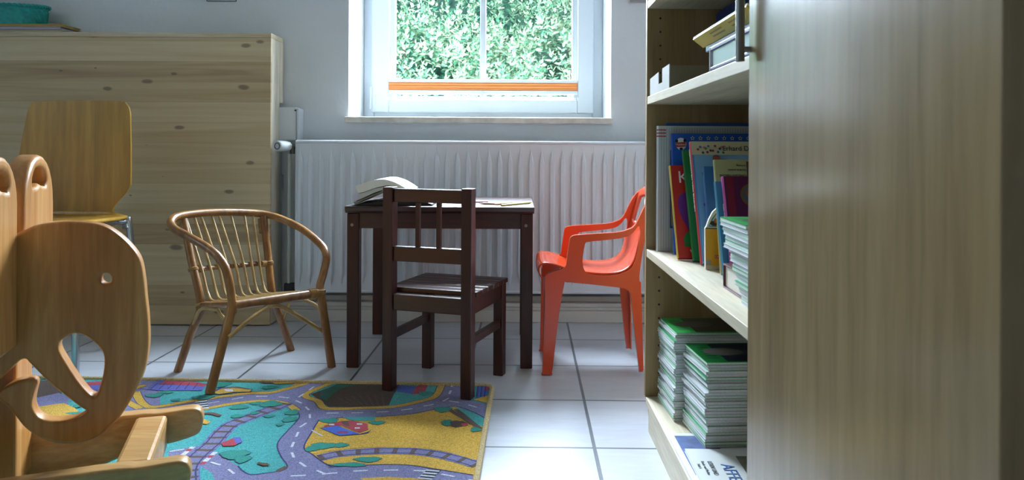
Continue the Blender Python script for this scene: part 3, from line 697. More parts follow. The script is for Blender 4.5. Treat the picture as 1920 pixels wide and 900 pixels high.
b = MB(); b.box((-.001, 1.052, .0002), (.026, 1.374, .0018), 0, T); mk('box_rim', b, plain('white_card', '#dcdccf', .6), gb)
b = MB(); b.box((.327, 1.052, .8402), (.44, 1.35, .850)); mk('box_base', b, M_blue, gb, bevel=.001)
nb = mk('storage_box', MB().box((.476, 1.66, .7995), (.66, 1.868, 1.0)), plain('navy_card', '#142a66', .5), bevel=.003)
tag(nb, 'dark blue storage box in the shadow at the back of the upper shelf', 'box')

# ------------------------------------------------------------------ dark wooden table
M_dark = wood('dark_stained_pine_x', ['#270f0a', '#3b150d', '#4c1c11'], (3, 22, 22), .38, 1.0, .05, coat=.6)
M_darkz = wood('dark_stained_pine_z', ['#270f0a', '#3b150d', '#4c1c11'], (22, 22, 3), .38, 1.0, .05)
tx0, tx1, ty0, ty1, tzt = -.523, .053, 2.352, 2.852, .495
tb = thing('childrens_table', ((tx0+tx1)/2, (ty0+ty1)/2, 0), 'low dark brown wooden childrens table in front of the radiator', 'table')
b = MB(); b.prism([(ty0+.001, tzt), (ty0+.0, tzt-.004), (ty0+.002, tzt-.014), (ty0+.009, tzt-.021), (ty1-.009, tzt-.021), (ty1-.002, tzt-.014), (ty1, tzt-.004), (ty1-.001, tzt)], tx0, tx1, 'x')
mk('tabletop', b, M_dark, tb, bevel=.002)
lw = .037
for (lx, ly) in ((tx0+.004, ty0+.016), (tx1-.004-lw, ty0+.016), (tx0+.004, ty1-.016-.042), (tx1-.004-lw, ty1-.016-.042)):
    lg = mk('leg', MB().box((lx, ly, 0), (lx+lw, ly+.042, tzt-.0215)), M_darkz, tb, bevel=.003)
    if ly < 2.5:
        mk('screw', MB().cyl((lx+.5*lw-.003, ly-.0008, .437), (lx+.5*lw-.003, ly+.001, .437), .0048, 12), M_steel, lg)
za_, zb_ = .426, tzt-.0215
for lo, hi in (((tx0+.004+lw, ty0+.022, za_), (tx1-.004-lw, ty0+.038, zb_)), ((tx0+.004+lw, ty1-.038, za_), (tx1-.004-lw, ty1-.022, zb_)), ((tx0+.01, ty0+.058, za_), (tx0+.026, ty1-.058, zb_)), ((tx1-.026, ty0+.058, za_), (tx1-.01, ty1-.058, zb_))):
    mk('apron', MB().box(lo, hi), M_dark, tb, bevel=.001)

# on the table
M_page = plain('white_page', '#f2f0e6', .75)
bd = thing('ring_binder', (-.42, 2.50, tzt), 'black folder lying open under the white book on the dark table', 'folder')
mk('cover', MB().prism([(-.508,tzt+.0004),(-.30,tzt+.0004),(-.26,tzt+.0006),(-.26,tzt+.006),(-.30,tzt+.018),(-.40,tzt+.016),(-.47,tzt+.006)], 2.375, 2.60, 'y'), plain('black_cover', '#14161c', .4), bd, bevel=.001)
mk('loose_sheet', MB().prism([(-.425,tzt+.0185),(-.30,tzt+.0205),(-.30,tzt+.0215),(-.425,tzt+.0195)], 2.40, 2.58, 'y'), plain('pale_sheet', '#cdd2dc', .7), bd)
ob = thing('open_book', (-.40, 2.5, tzt+.02), 'thick white book lying open and arched on the black folder on the table', 'book')
def arch(pts_top, pts_bot):
    return [tuple(p[:2]) for p in catmull([(q[0], q[1], 0) for q in pts_top], 6, False)] + [tuple(p[:2]) for p in catmull([(q[0], q[1], 0) for q in pts_bot], 6, False)]
dq = 2.40
def q2(u, v): p = P(u, v, dq); return (p.x, p.z)
top = [q2(*p) for p in ((667,349),(683,343),(702,337.5),(722,336),(741,341),(758,350),(768,357))]
bot = [q2(*p) for p in ((766,359),(750,352.5),(728,347.5),(705,352),(688,358),(674,362))]
mk('page_block', MB().prism(arch(top, bot), 2.385, 2.60, 'y'), M_page, ob, smooth=True)
top = [q2(*p) for p in ((673,363),(688,359),(705,353),(728,349.5),(748,354))]
bot = [q2(*p) for p in ((748,358),(728,354),(706,360),(690,367),(673,375))]
mk('page_block', MB().prism(arch(top, bot), 2.392, 2.595, 'y'), plain('grey_page', '#d5dad6', .75), ob, smooth=True)
top = [q2(*p) for p in ((659,368),(668,361),(672,360))]; bot = [q2(*p) for p in ((675,372),(664,379),(662,375))]
mk('page_corner', MB().prism(arch(top, bot), 2.40, 2.585, 'y'), plain('lilac_page', '#dfdff0', .7), ob, smooth=True)
top = [q2(*p) for p in ((664,380),(690,369),(706,362),(728,356),(750,360))]; bot = [q2(*p) for p in ((750,362.5),(728,359),(706,365),(690,372),(668,382))]
mk('back_cover', MB().prism(arch(top, bot), 2.388, 2.6, 'y'), plain('olive_grey_cover', '#7a7a68', .5), ob, smooth=True)

def pencil(name, a, b_, col, label, r=.0037, tip='#d9b48c', lead='#b4443a'):
    a = Vector((a[0], a[1], tzt+r*.9)); b_ = Vector((b_[0], b_[1], tzt+r*.9)); d = (b_-a).normalized()
    t = thing(name, (a+b_)/2, label, 'pencil', 'coloured pencils on the table')
    mk('barrel', MB().cyl(a, b_-d*.016, r, 6), plain('pencil_'+col, '#'+col, .4), t)
    mk('point', MB().cyl(b_-d*.0159, b_-d*.004, r*.95, 6, r2=r*.35), plain('pencil_tip', tip, .6), t)
    mk('lead', MB().cyl(b_-d*.0039, b_, r*.34, 6, r2=r*.05), plain('lead_'+lead[1:], lead, .5), t)
g = lambda u, v: G(u, v, tzt+.003)[:2]
pencil('pencil', g(940, 385.2), g(998, 379.8), 'c6c46a', 'yellow green coloured pencil with a red tip, rightmost on the dark table')
pencil('pencil', g(984, 379.5), g(925, 383), 'c99a7a', 'pale tan coloured pencil behind the yellow green one')
pencil('pencil', g(930, 382.2), g(898, 381.6), 'b98a68', 'brown pencil beside the chair back on the dark table', lead='#5a3a2a')
pencil('pencil', g(915, 378.2), g(880, 378.6), 'd2a2b4', 'pink coloured pencil farthest back on the dark table')

# ------------------------------------------------------------------ dark wooden chair
M_ch = wood('dark_stained_chair_z', ['#260e0a', '#3a150d', '#4c1c12'], (24, 24, 3), .36, 1.0, .05)
M_chx = wood('dark_stained_chair_x', ['#260e0a', '#3a150d', '#4c1c12'], (3, 24, 24), .34, 1.0, .05, coat=.3)
ch = thing('childrens_chair', (-.2, 2.222, 0), 'small dark brown wooden chair with its back to the camera at the table', 'chair')
ch.rotation_euler = (0, 0, -math.radians(18.3))
def lp(o_, w_=None): o_.parent = ch; return o_
hw, fy, by_ = .131, .142, -.142      # local x half width, front y, back y
def lmk(name, mb, m_, bev=.0025): return lp(mk(name, mb, m_, local=True, bevel=bev))
for sx_ in (-1, 1):
    xo = sx_*hw; xi = sx_*(hw-.030)
    lmk('rear_leg', MB().box((min(xo,xi), by_, .0068), (max(xo,xi), by_+.033, .565)), M_ch)
    lmk('front_leg', MB().box((min(xo,xi), fy-.03, 0), (max(xo,xi), fy, .2725)), M_ch)
    xm = sx_*(hw-.015)
    lmk('stretcher', MB().box((xm-.008, by_+.033, .143), (xm+.008, fy-.03, .166)), M_ch, .002)
    lmk('side_apron', MB().box((xm-.009, by_+.033, .226), (xm+.009, fy-.03, .2725)), M_ch, .002)
lmk('top_rail', MB().box((-hw+.03, by_+.007, .524), (hw-.03, by_+.026, .561)), M_chx)
lmk('lower_rail', MB().box((-hw+.03, by_+.007, .362), (hw-.03, by_+.026, .403)), M_chx)
for xx in (-.031, .031): lmk('back_slat', MB().box((xx-.0065, by_+.011, .403), (xx+.0065, by_+.022, .524)), M_ch, .0015)
lmk('rear_apron', MB().box((-hw+.03, by_+.006, .228), (hw-.03, by_+.026, .2725)), M_chx)
lmk('front_apron', MB().box((-hw+.03, fy-.024, .228), (hw-.03, fy-.006, .2725)), M_chx)
nb_ = 6; ys_ = by_+.034; wy = (fy+.006-ys_)/nb_
b = MB()
for i in range(nb_):
    b.box((-hw-.004, ys_+i*wy+.001, .273), (hw+.004, ys_+(i+1)*wy-.001, .287))
lmk('seat', b, M_chx, .0025)

# ------------------------------------------------------------------ rattan armchair
M_cane = wood('varnished_rattan', ['#65411d', '#8a5c2c', '#a8783e'], (18, 18, 5), .32, 1.0, .1, coat=.3)
M_thin = plain('pale_cane', '#a98a55', .45, var=.25, vscale=30)
M_wrap = plain('cane_binding', '#a07a45', .5, var=.3, vscale=80, bump=.3, bscale=300)
ra = thing('rattan_armchair', (-.79, 2.34, 0), 'small rattan armchair with curved arms on the floor left of the dark table', 'chair')
A0 = G(393, 738.5, .0068); B0 = G(333, 697); C0 = G(546, 657); D0 = G(622, 688)
A1 = P(436, 573, 2.16); D1 = P(601, 549, 2.35); B1 = P(376, 572, 2.29); C1 = P(511, 553, 2.50)
RB, RL = .0118, .0130
hoop = [A1 - Vector((0,0,.02)), A1, P(427,515,2.16), P(411,484,2.17), P(388,464,2.19), P(352,443,2.225), P(326,428,2.27), P(321,414,2.30), P(341,404,2.35), P(410,398,2.46), P(497,402,2.57), P(557,424,2.54), P(600,457,2.45), P(612,480,2.41), P(607,510,2.38), P(600,535,2.36), D1, D1 - Vector((0,0,.02))]
b = MB(); b.tube(catmull(hoop, 8, False), RB, 14); mk('arm_hoop', b, M_cane, ra, smooth=True)
for (p0, p1) in ((A0, A1), (D0, D1)):
    mid = p0.lerp(p1, .5); b = MB(); b.tube(catmull([p0, p0.lerp(p1,.5), p0.lerp(p1,.86), p1+Vector((0,0,.012))], 6, False), [RL]*19, 14); mk('front_leg', b, M_cane, ra, smooth=True)
BT = P(343,408,2.36); CT = P(494,406,2.565)
for (p0, p1, pt) in ((B0, B1, BT), (C0, C1, CT)):
    p0 = Vector((p0.x, p0.y, 0.0)); b = MB(); b.tube(catmull([p0, p0.lerp(p1,.55), p1, p1.lerp(pt,.5), pt], 6, False), RL*.92, 14); mk('rear_leg', b, M_cane, ra, smooth=True)
b = MB(); b.tube([A1+Vector((0,0,.0)), D1+Vector((0,0,.0))], .0135, 14); mk('seat_front_bar', b, M_cane, ra, smooth=True)
b = MB(); b.tube([A1+Vector((0,0,.004)), B1], .009, 10); b.tube([D1, C1], .009, 10); b.tube([B1, C1], .009, 10); mk('seat_frame', b, M_cane, ra, smooth=True)
# horizontal back band
E0 = B1.lerp(BT, .40); E1 = C1.lerp(CT, .40)
b = MB(); b.tube([E0, E1], .0068, 10); bandp = []
for i in range(150):
    t = i/149; c_ = E0.lerp(E1, t); a = t*2*PI*11; n1 = (E1-E0).normalized(); up = Vector((0,0,1)); sd_ = n1.cross(up)
    bandp.append(c_ + (up*math.cos(a)+sd_*math.sin(a))*.0075)
b.tube(bandp, .0022, 5); mk('back_band', b, M_cane, ra, smooth=True)
hoopback = catmull([P(341,404,2.35), P(410,398,2.46), P(497,402,2.57)], 12, False)
for i in range(8):
    t = (i+.75)/9.2
    tp = hoopback[min(len(hoopback)-1, int(round(t*(len(hoopback)-1))))] + Vector((0, 0, -.008))
    bd_ = E0.lerp(E1, t+.01) + Vector((.62,-.74,0))*.010
    sb_ = B1.lerp(C1, t+.02) + Vector((.62,-.74,0))*.02 + Vector((0,0,.012))
    fr_ = A1.lerp(D1, .10+t*.82) + Vector((0,0,.010))
    b = MB(); b.tube(catmull([tp, tp.lerp(bd_,.5), bd_, bd_.lerp(sb_,.75)+Vector((-.35,.42,0))*.01, sb_+Vector((.35,-.42,0))*.05+Vector((0,0,.004)), sb_.lerp(fr_,.55), fr_], 7, False), .0040, 8)
    mk('back_cane', b, M_thin, ra, smooth=True)
# arch braces
br_ = [P(430,632,2.12), P(463,603,2.16), P(496,579,2.21), P(511,573,2.24), P(530,576,2.26), P(566,597,2.31), P(606,622,2.37)]
b = MB(); b.tube(catmull(br_, 6, False), .0062, 10); mk('front_brace', b, M_thin, ra, smooth=True)
q_ = B0.lerp(B1, .58); q3 = A0.lerp(A1, .80)
b = MB(); b.tube(catmull([q_, q_.lerp(q3,.25)+Vector((0,0,.06)), A1.lerp(B1,.5)-Vector((0,0,.012)), q3.lerp(q_,.2)+Vector((0,0,.03)), q3], 6, False), .0050, 8); mk('side_brace', b, M_thin, ra, smooth=True)
q_ = C0.lerp(C1, .5); q3 = D0.lerp(D1, .62)
b = MB(); b.tube(catmull([q_, q_.lerp(q3,.2)+Vector((0,0,.07)), D1.lerp(C1,.5)-Vector((0,0,.012)), q3.lerp(q_,.2)+Vector((0,0,.05)), q3], 6, False), .0050, 8); mk('side_brace', b, M_thin, ra, smooth=True)
# bindings
def wrap(c_, ax_, L_, r_):
    ax_ = ax_.normalized(); b = MB(); n = int(L_/.0045)
    up = Vector((0,0,1)) if abs(ax_.z) < .8 else Vector((1,0,0)); n1 = (up-ax_*up.dot(ax_)).normalized(); n2 = ax_.cross(n1)
    for i in range(n):
        cc = c_ + ax_*(i-(n-1)/2)*.0045
        b.tube([cc+(n1*math.cos(a)+n2*math.sin(a))*r_ for a in [2*PI*k/16 for k in range(16)]], .0026, 6, closed=True)
    mk('binding', b, M_wrap, ra, smooth=True)
wrap(D1 + (A1-D1).normalized()*.028, A1-D1, .026, .0145); wrap(D1+Vector((0,0,.004)), Vector((0,0,1)), .016, .0140); wrap(BT-Vector((0,0,.03)), BT-B1, .05, .0135); wrap(CT-Vector((0,0,.03)), CT-C1, .05, .0135)
wrap(E0, BT-B1, .012, .0135); wrap(E1, CT-C1, .012, .0135); wrap(E0.lerp(E1,.08), E1-E0, .016, .009); wrap(E0.lerp(E1,.92), E1-E0, .02, .009)
wrap(B1, BT-B1, .012, .0135)

# ------------------------------------------------------------------ red plastic chair
M_red = plain('glossy_red_plastic', '#cf4822', .22, coat=.3, bump=.03, bscale=120)
rc = thing('plastic_armchair', (.23, 2.435, 0), 'red plastic childrens armchair facing left beside the bookcase', 'chair')
YN, YFAR = 2.305, 2.575
def s2(u, v): p = P(u, v, YN-.008); return (p.x, p.z)
outer = [(1228,366),(1218,374),(1207,391),(1191,422),(1176,431),(1158,435.5),(1130,437.5),(1104,439),(1080,441),(1072,443.5),(1068.5,449),(1066,465),(1063,485),(1061,498),(1052,505),(1036,510),(1024,516),(1021.5,530),(1022,560),(1020.5,620),(1016.7,700),(1016.5,704),(1016.6,705),(1034.6,705),(1034.9,704),(1035.3,700),(1041,650),(1049,585),(1058,533),(1062,529.5),(1085,531),(1120,534.5),(1158,539),(1174,543),(1182,551),(1186,580),(1192,640),(1198.2,696),(1198.6,699.3),(1198.9,699.6),(1205.2,699.6),(1205.5,699),(1205.5,695),(1205,640),(1203,570),(1199,525),(1201,500),(1207,462),(1216,425),(1226,392),(1231,372)]
hole = [(1097,458),(1104,453.5),(1128,451),(1158,447.5),(1176,443.5),(1188,435),(1197,424),(1201,432),(1198,455),(1193,482),(1187,498),(1177,508),(1158,515),(1130,516.5),(1107,514),(1098,509.5),(1093.5,500),(1092.5,485)]
outl = [tuple(q[:2]) for q in catmull([(*s2(*p), 0) for p in outer], 3)]; hol = [tuple(q[:2]) for q in catmull([(*s2(*p), 0) for p in hole], 3)]
zmin = min(p[1] for p in outl); outl = [(p[0], p[1]-zmin if p[1] < .02 else p[1]) for p in outl]
def side(y, nm):
    T = Matrix.Translation(Vector((0, y, 0)) - rc.location) @ XZ
    return tess_plate(nm, outl, [hol], .016, .004, T, M_red, rc)
side(YN, 'side_frame'); side(YFAR, 'side_frame')
# front legs and rear legs get an inward flange
for (y, s_) in ((YN, 1), (YFAR, -1)):
    for leg_, nm in (([(1019,525),(1018,620),(1016.5,701)], 'leg_flange'), ([(1200,530),(1203,620),(1205,697)], 'leg_flange')):
        pts = [s2(*p) for p in leg_]; b = MB(); wds = (.05, .035, .022)
        vs = []
        for (px2_, pz2), w2 in zip(pts, wds):
            pz2 = max(pz2, .0005); vs += [(px2_+.001, y+s_*.004, pz2), (px2_+.001, y+s_*w2, pz2), (px2_+.005, y+s_*w2, pz2), (px2_+.005, y+s_*.004, pz2)]
        fs = []
        for i in range(2):
            for k in range(4): fs.append((i*4+k, i*4+(k+1)%4, (i+1)*4+(k+1)%4, (i+1)*4+k))
        fs += [(3,2,1,0), (8,9,10,11)]
        b.add(vs, fs); mk(nm, b, M_red, rc, bevel=.001)
# seat and back shell
prof = [(1016,522),(1011.5,512),(1012,502),(1019,495),(1036,496),(1060,503),(1090,510),(1125,514),(1155,513),(1176,506),(1190,490),(1196.5,465),(1203,435),(1212,402),(1222,374),(1227,366)]
pc = catmull([(*s2(*p), 0) for p in prof], 5, False)
ny = 14; vs = []
for i, q in enumerate(pc):
    f = i/(len(pc)-1)
    for j in range(ny+1):
        t = j/ny; y = YN + (YFAR-YN)*t; e_ = math.sin(PI*t)
        x_, z_ = q.x, q.y
        if f < .3: x_ -= .006*e_*max(0, 1-f/.3)
        z_ -= (.010*e_*(1-abs(f-.4)/.3) if abs(f-.4) < .3 else 0)
        if f > .62: x_ += .030*e_*min(1, (f-.62)/.2); z_ += .032*e_*max(0, (f-.8)/.2)
        vs.append((x_, y, z_))
fs = [(i*(ny+1)+j, i*(ny+1)+j+1, (i+1)*(ny+1)+j+1, (i+1)*(ny+1)+j) for i in range(len(pc)-1) for j in range(ny) if not (0.80 < i/(len(pc)-1) < .90 and j in (2,3,4,9,10,11))]
b = MB(); b.add(vs, fs); o = mk('seat_shell', b, M_red, rc, smooth=True); sd = o.modifiers.new('thick', 'SOLIDIFY'); sd.thickness = .0045; sd.offset = 0
st = MB(); c_ = P(1209, 380, 2.47)
st.prism(ell(c_.y, c_.z, .022, .016, 16), c_.x+.002, c_.x+.0045, 'x'); mk('sticker', st, plain('white_sticker', '#ece9e2', .5), rc)

# ------------------------------------------------------------------ plywood chair with chrome legs (behind the rocking elephant)
M_ply = wood('honey_plywood', ['#987022', '#b0842e', '#c4983e'], (9, 9, .9), .32, 2.2, .03, coat=.25)
pc_ = thing('plywood_chair', (-1.486, 2.42, 0), 'honey coloured moulded plywood chair with chrome legs behind the rocking elephant', 'chair')
dB = 2.60
bo = [(70,190),(150,188),(226,190),(238,195),(244.5,207),(246,240),(246.5,335),(244,350),(236,363),(222,378),(214,390),(211,404),(209,425),(62,425),(60,404),(56,390),(46,376),(37,362),(32,345),(33,315),(42,262),(52,212),(58,198)]
ol = [tuple(q[:2]) for q in catmull([(P(u,v,dB).x, P(u,v,dB).z, 0) for u, v in bo], 4)]
T = Matrix.Translation(-Vector(pc_.location)) @ Matrix.Translation((0, dB, 0)) @ XZ
o = plate('backrest', ol, [], .010, .003, T, M_ply, pc_)
# seat with rolled rear
sx = -1.486; b = MB(); prof = [(2.59,.455),(2.585,.443),(2.565,.438),(2.5,.438),(2.35,.442),(2.25,.442),(2.215,.434),(2.20,.42)]
pc3 = catmull([(p[0], p[1], 0) for p in prof], 5, False); vs = []; nx = 10
for i, q in enumerate(pc3):
    f = i/(len(pc3)-1); hw_ = (.135 + .06*min(1, f/.25)) * (1 - .12*max(0, (f-.85)/.15))
    for j in range(nx+1):
        vs.append((sx + hw_*(2*j/nx-1), q.x, q.y))
fs = [(i*(nx+1)+j, (i+1)*(nx+1)+j, (i+1)*(nx+1)+j+1, i*(nx+1)+j+1) for i in range(len(pc3)-1) for j in range(nx)]
b.add(vs, fs); o = mk('seat', b, M_ply, pc_, smooth=True); sd = o.modifiers.new('thick', 'SOLIDIFY'); sd.thickness = .010; sd.offset = 0
for sgn in (-1, 1):
    xi_, xo_ = sx + sgn*.16, sx + sgn*.185
    pts = [Vector((xo_+sgn*.012, 2.27, .0)), Vector((xo_-sgn*.004, 2.29, .40)), Vector((xo_-sgn*.012, 2.31, .424)), Vector((xi_, 2.36, .426)), Vector((xi_, 2.52, .426)), Vector((xo_-sgn*.004, 2.575, .422)), Vector((xo_+sgn*.008, 2.59, .40)), Vector((xo_+sgn*.02, 2.63, .0))]
    b = MB(); b.tube(catmull(pts, 6, False), .0105, 14); mk('leg', b, M_chrome, pc_, smooth=True)
b = MB(); b.tube(catmull([(sx-.17,2.56,.425),(sx-.1,2.605,.432),(sx+.08,2.61,.436),(sx+.15,2.60,.436),(sx+.178,2.588,.424),(sx+.186,2.58,.40)], 6, False), .0105, 12); mk('rear_tube', b, M_chrome, pc_, smooth=True)

# ------------------------------------------------------------------ rocking elephant
M_el = wood('varnished_beech_board', ['#ad7236', '#c4894a', '#d9a668'], (16, 16, 1.3), .36, 1.2, .04, coat=.2)
M_elx = wood('varnished_beech_rail', ['#a97a44', '#c09258', '#d2aa74'], (1.5, 18, 18), .36, 1.2, .04, coat=.2)
ang = math.radians(18); ea = Vector((math.cos(ang), math.sin(ang), 0)); eb = Vector((-math.sin(ang), math.cos(ang), 0)); M0 = Vector((-.626, 1.467, 0))
def onp(u, v, off):
    """pixel -> (s, z) on the vertical plane at offset off from the elephant's middle"""
    r_ = P(u, v, 1) - Vector((0, 0, H)); o_ = M0 + eb*off
    t = o_.dot(eb) / r_.dot(eb); p = Vector((0, 0, H)) + r_*t
    return ((p-M0).dot(ea), p.z)
re_ = thing('rocking_elephant', M0 + ea*(-.45), 'varnished wooden rocking elephant on runners in the left foreground', 'rocking toy')
def el_T(off): # 2-D (s, z), thickness along -eb
    o_ = M0 + eb*off - Vector(re_.location)
    return frame4(ea, (0,0,1), -eb, o_)
def sm(pts, n=4): return [tuple(q[:2]) for q in catmull([(p[0], p[1], 0) for p in pts], n)]
TH = .036; fo = -TH/2
hd = [(42,433),(70,421),(110,416),(150,416),(180,419.5),(206,429),(236,452),(261,484),(269.5,522),(273,558),(277,598),(278,650),(269,700),(246,749),(223,785),(206,800),(193,814),(170,826),(140,832.5),(106,832),(76,823),(46,803),(19,769),(1,754),(-6,742),(2,731),(22,719),(42,712),(59,713),(66,722),(62,741),(60,763),(72,782.5),(94,789.5),(124,788.5),(147,782.5),(161,771.5),(151,765),(125,745),(92,718.5),(57,683.5),(48,674.5),(38,676),(28,684),(0,711),(-40,741),(-100,760),(-190,758),(-260,720),(-300,640),(-290,560),(-240,500),(-150,470),(-60,462),(0,450)]
h1 = [(139,626),(162,632),(185,651),(194.5,670),(193,700),(185,730),(179,742.5),(173,743),(164,737),(143.5,712),(121,677),(110,657),(109.5,645),(117,637)]
ey = [(198+11*math.cos(-a)*1.0, 523.5+10.5*math.sin(-a)) for a in [2*PI*i/12 for i in range(12)]]
hd_ = sm([onp(u, v, fo) for u, v in hd]); h1_ = sm([onp(u, v, fo) for u, v in h1]); ey_ = sm([onp(u, v, fo) for u, v in ey], 3)
head = plate('head', hd_, [h1_, ey_], TH, .0055, el_T(0), M_el, re_)
# ears: planks across the head with grip holes
sE = onp(42, 430, fo)[0] - .026
def ear(o0, o1, zlo, sgrip, nm='ear', lean=0.0):
    """plank perpendicular to the head, from offset o0 to o1"""
    c = (o0+o1)/2; hwid = (o1-o0)/2; zt = .655
    pts = [(c-hwid, zlo), (c-hwid, (zlo+zt)/2), (c-hwid, zt-hwid*.95)]
    for i in range(1, 12):
        a = PI - PI*i/12; pts.append((c+hwid*math.cos(a), zt-hwid*.95+hwid*.95*math.sin(a)))
    pts += [(c+hwid, zt-hwid*.95), (c+hwid, (zlo+zt)/2), (c+hwid, zlo)]
    gz = zt-.062; gw = hwid*.50; gr = []
    for i in range(0, 13):
        a = PI*i/12; gr.append((c+gw*math.cos(a), gz+.008+.030*math.sin(a)))
    gr += [(c-gw*.9, gz), (c-gw*.4, gz+.002), (c, gz+.007), (c+gw*.4, gz+.002), (c+gw*.9, gz)]
    T = frame4(eb, (0,0,1), ea, M0 + ea*sE - Vector(re_.location)) @ Matrix.Translation((0,0,0))
    return plate(nm, pts, [gr], .040, .009, T, M_el, re_)
ear(TH/2+.001, TH/2+.205, .34, 0)
ear(-TH/2-.185, -TH/2-.001, .318, 0)
# runners
rn = [(231,789),(300,784),(350,776.5),(368,776),(378,782),(381,797),(376,817),(364,827),(325,840),(250,858),(180,887),(60,920)]
rs = [onp(u, v, .14-.018) for u, v in rn]; s0 = -.47
zs_ = [p for p in rs]
topz = rs[0][1]
outl_r = [(s0, topz-.012)] + [(p[0], p[1]) for p in rs]
low = outl_r[-1]
outl_r = [p for p in outl_r if p[1] > .0] + [(s0+.08, .006), (s0, .0)]
mir = [(2*s0-p[0], p[1]) for p in reversed(outl_r[1:-1])]
full = sm(outl_r + mir, 4)
zmn = min(p[1] for p in full); full = [(p[0], p[1]-zmn+.0095) for p in full]
for off in (.14, -.14): plate('runner', full, [], .036, .006, el_T(off), M_elx, re_)
ztop = max(p[1] for p in full)
sc0 = onp(283, 803, .1)[0]
def rot_box(b, s0_, s1_, o0, o1, z0_, z1_):
    T = frame4(ea, eb, (0,0,1), M0); return b.box((s0_, o0, z0_), (s1_, o1, z1_), 0, T)
zr = topz - zmn + .0095
mk('crossbar', rot_box(MB(), sc0-.03, sc0+.028, -.121, .121, .062, zr-.004), M_elx, re_, bevel=.007)
sl = onp(35, 700, fo+.05)[0]
mk('leg_board', rot_box(MB(), sl-.03, sl, .0195, .121, .05, .33), M_el, re_, bevel=.005)
mk('leg_board', rot_box(MB(), sl-.13, sl-.10, -.121, -.0195, .05, .33), M_el, re_, bevel=.005)
mk('leg_board', rot_box(MB(), sl-.46, sl-.43, -.121, .121, .05, .33), M_el, re_, bevel=.005)
mk('seat', rot_box(MB(), sl-.47, sl-.005, -.12, -.019, .331, .353), M_elx, re_, bevel=.006)
mk('seat', rot_box(MB(), sl-.47, sl-.005, .019, .12, .331, .353), M_elx, re_, bevel=.006)

# ------------------------------------------------------------------ play rug
def pile(name, col):
    if name in MATS: return MATS[name]
    m, nt, b = newmat(name); c = lin(col); N = nt.nodes; L = nt.links
    g_ = N.new('ShaderNodeNewGeometry')
    n = N.new('ShaderNodeTexNoise'); n.inputs['Scale'].default_value = 420; n.inputs['Detail'].default_value = 2
    L.new(g_.outputs['Position'], n.inputs['Vector'])
    r = N.new('ShaderNodeValToRGB'); e = r.color_ramp.elements; e[0].position = .33; e[1].position = .62
    e[0].color = tuple(x*.62 for x in c[:3])+(1,); e[1].color = tuple(min(1, x*1.3) for x in c[:3])+(1,)
    L.new(n.outputs['Fac'], r.inputs[0]); L.new(r.outputs[0], b.inputs['Base Color'])
    bm = N.new('ShaderNodeBump'); bm.inputs['Strength'].default_value = .5; bm.inputs['Distance'].default_value = .003
    L.new(n.outputs['Fac'], bm.inputs['Height']); L.new(bm.outputs[0], b.inputs['Normal'])
    b.inputs['Roughness'].default_value = .95; b.inputs['Sheen Weight'].default_value = .15; b.inputs['Specular IOR Level'].default_value = .15
    MATS[name] = m; return m
RC = {'teal': '#3f9fa0', 'yel': '#c79f3c', 'road': '#77779f', 'green': '#23897c', 'dgreen': '#1c5f55', 'brown': '#4a3a33', 'red': '#a83c4c', 'blue': '#3f62c0', 'white': '#c9cddb', 'black': '#20242e', 'tie': '#5c4a42', 'navy': '#2d3568', 'lil': '#5f64b8', 'tan': '#b59a68'}
RK = list(RC); RM = [pile('rug_'+k, RC[k]) for k in RK]
rz = .006
rg = thing('play_rug', (-.9, 1.5, 0), 'colourful town play rug with roads and rails on the tiled floor', 'rug')
C1_, C2_, C3_, C4_ = Vector((-.066, 2.178)), Vector((-1.78, 2.245)), Vector((-1.82, .80)), Vector((-.094, .76))
def rounded(cs, r_):
    out = []
    for i, c in enumerate(cs):
        a = (cs[i-1]-c).normalized(); b_ = (cs[(i+1) % len(cs)]-c).normalized()
        for k in range(7):
            t = k/6; p0 = c+a*r_; p2 = c+b_*r_
            out.append((1-t)**2*p0 + 2*(1-t)*t*c + t*t*p2)
    return out
rim = rounded([C1_, C2_, C3_, C4_], .035)
b = MB(); b.prism([(p.x, p.y) for p in rim][::-1], .0004, rz, 'z', RK.index('teal'))
layer = [0]
def rp(px, col, world=False):
    layer[0] += 1; z = rz + .000012*layer[0]
    pts = [Vector((p[0], p[1], z)) if world else G(p[0], p[1], rz) for p in px]
    b.add([(p.x, p.y, z) for p in pts], [list(range(len(pts)))], RK.index(col))
def rline(px, w_, col, z=None, dash=None, n=5):
    pts = catmull([Vector((G(u, v, rz).x, G(u, v, rz).y, 0)) for u, v in px], n, False); layer[0] += 1; z = rz + .000012*layer[0]
    if dash is None:
        L_, R_ = [], []
        for i, p in enumerate(pts):
            t = (pts[min(i+1, len(pts)-1)] - pts[max(i-1, 0)]).normalized(); nn = Vector((-t.y, t.x, 0))
            L_.append(p+nn*w_/2); R_.append(p-nn*w_/2)
        for i in range(len(pts)-1):
            b.add([(q.x, q.y, z) for q in (L_[i], R_[i], R_[i+1], L_[i+1])], [(0,1,2,3)], RK.index(col))
    else:
        on, per, dw = dash; acc = 0
        for i in range(len(pts)-1):
            a, c = pts[i], pts[i+1]; d = (c-a).length; t = (c-a).normalized(); nn = Vector((-t.y, t.x, 0))*w_/2
            s = (-acc) % per
            while s < d:
                p = a + t*s; q = p + t*on
                b.add([(k_.x, k_.y, z) for k_ in (p+nn, p-nn, q-nn, q+nn)], [(0,1,2,3)], RK.index(col)); s += per
            acc = (acc + d) % per
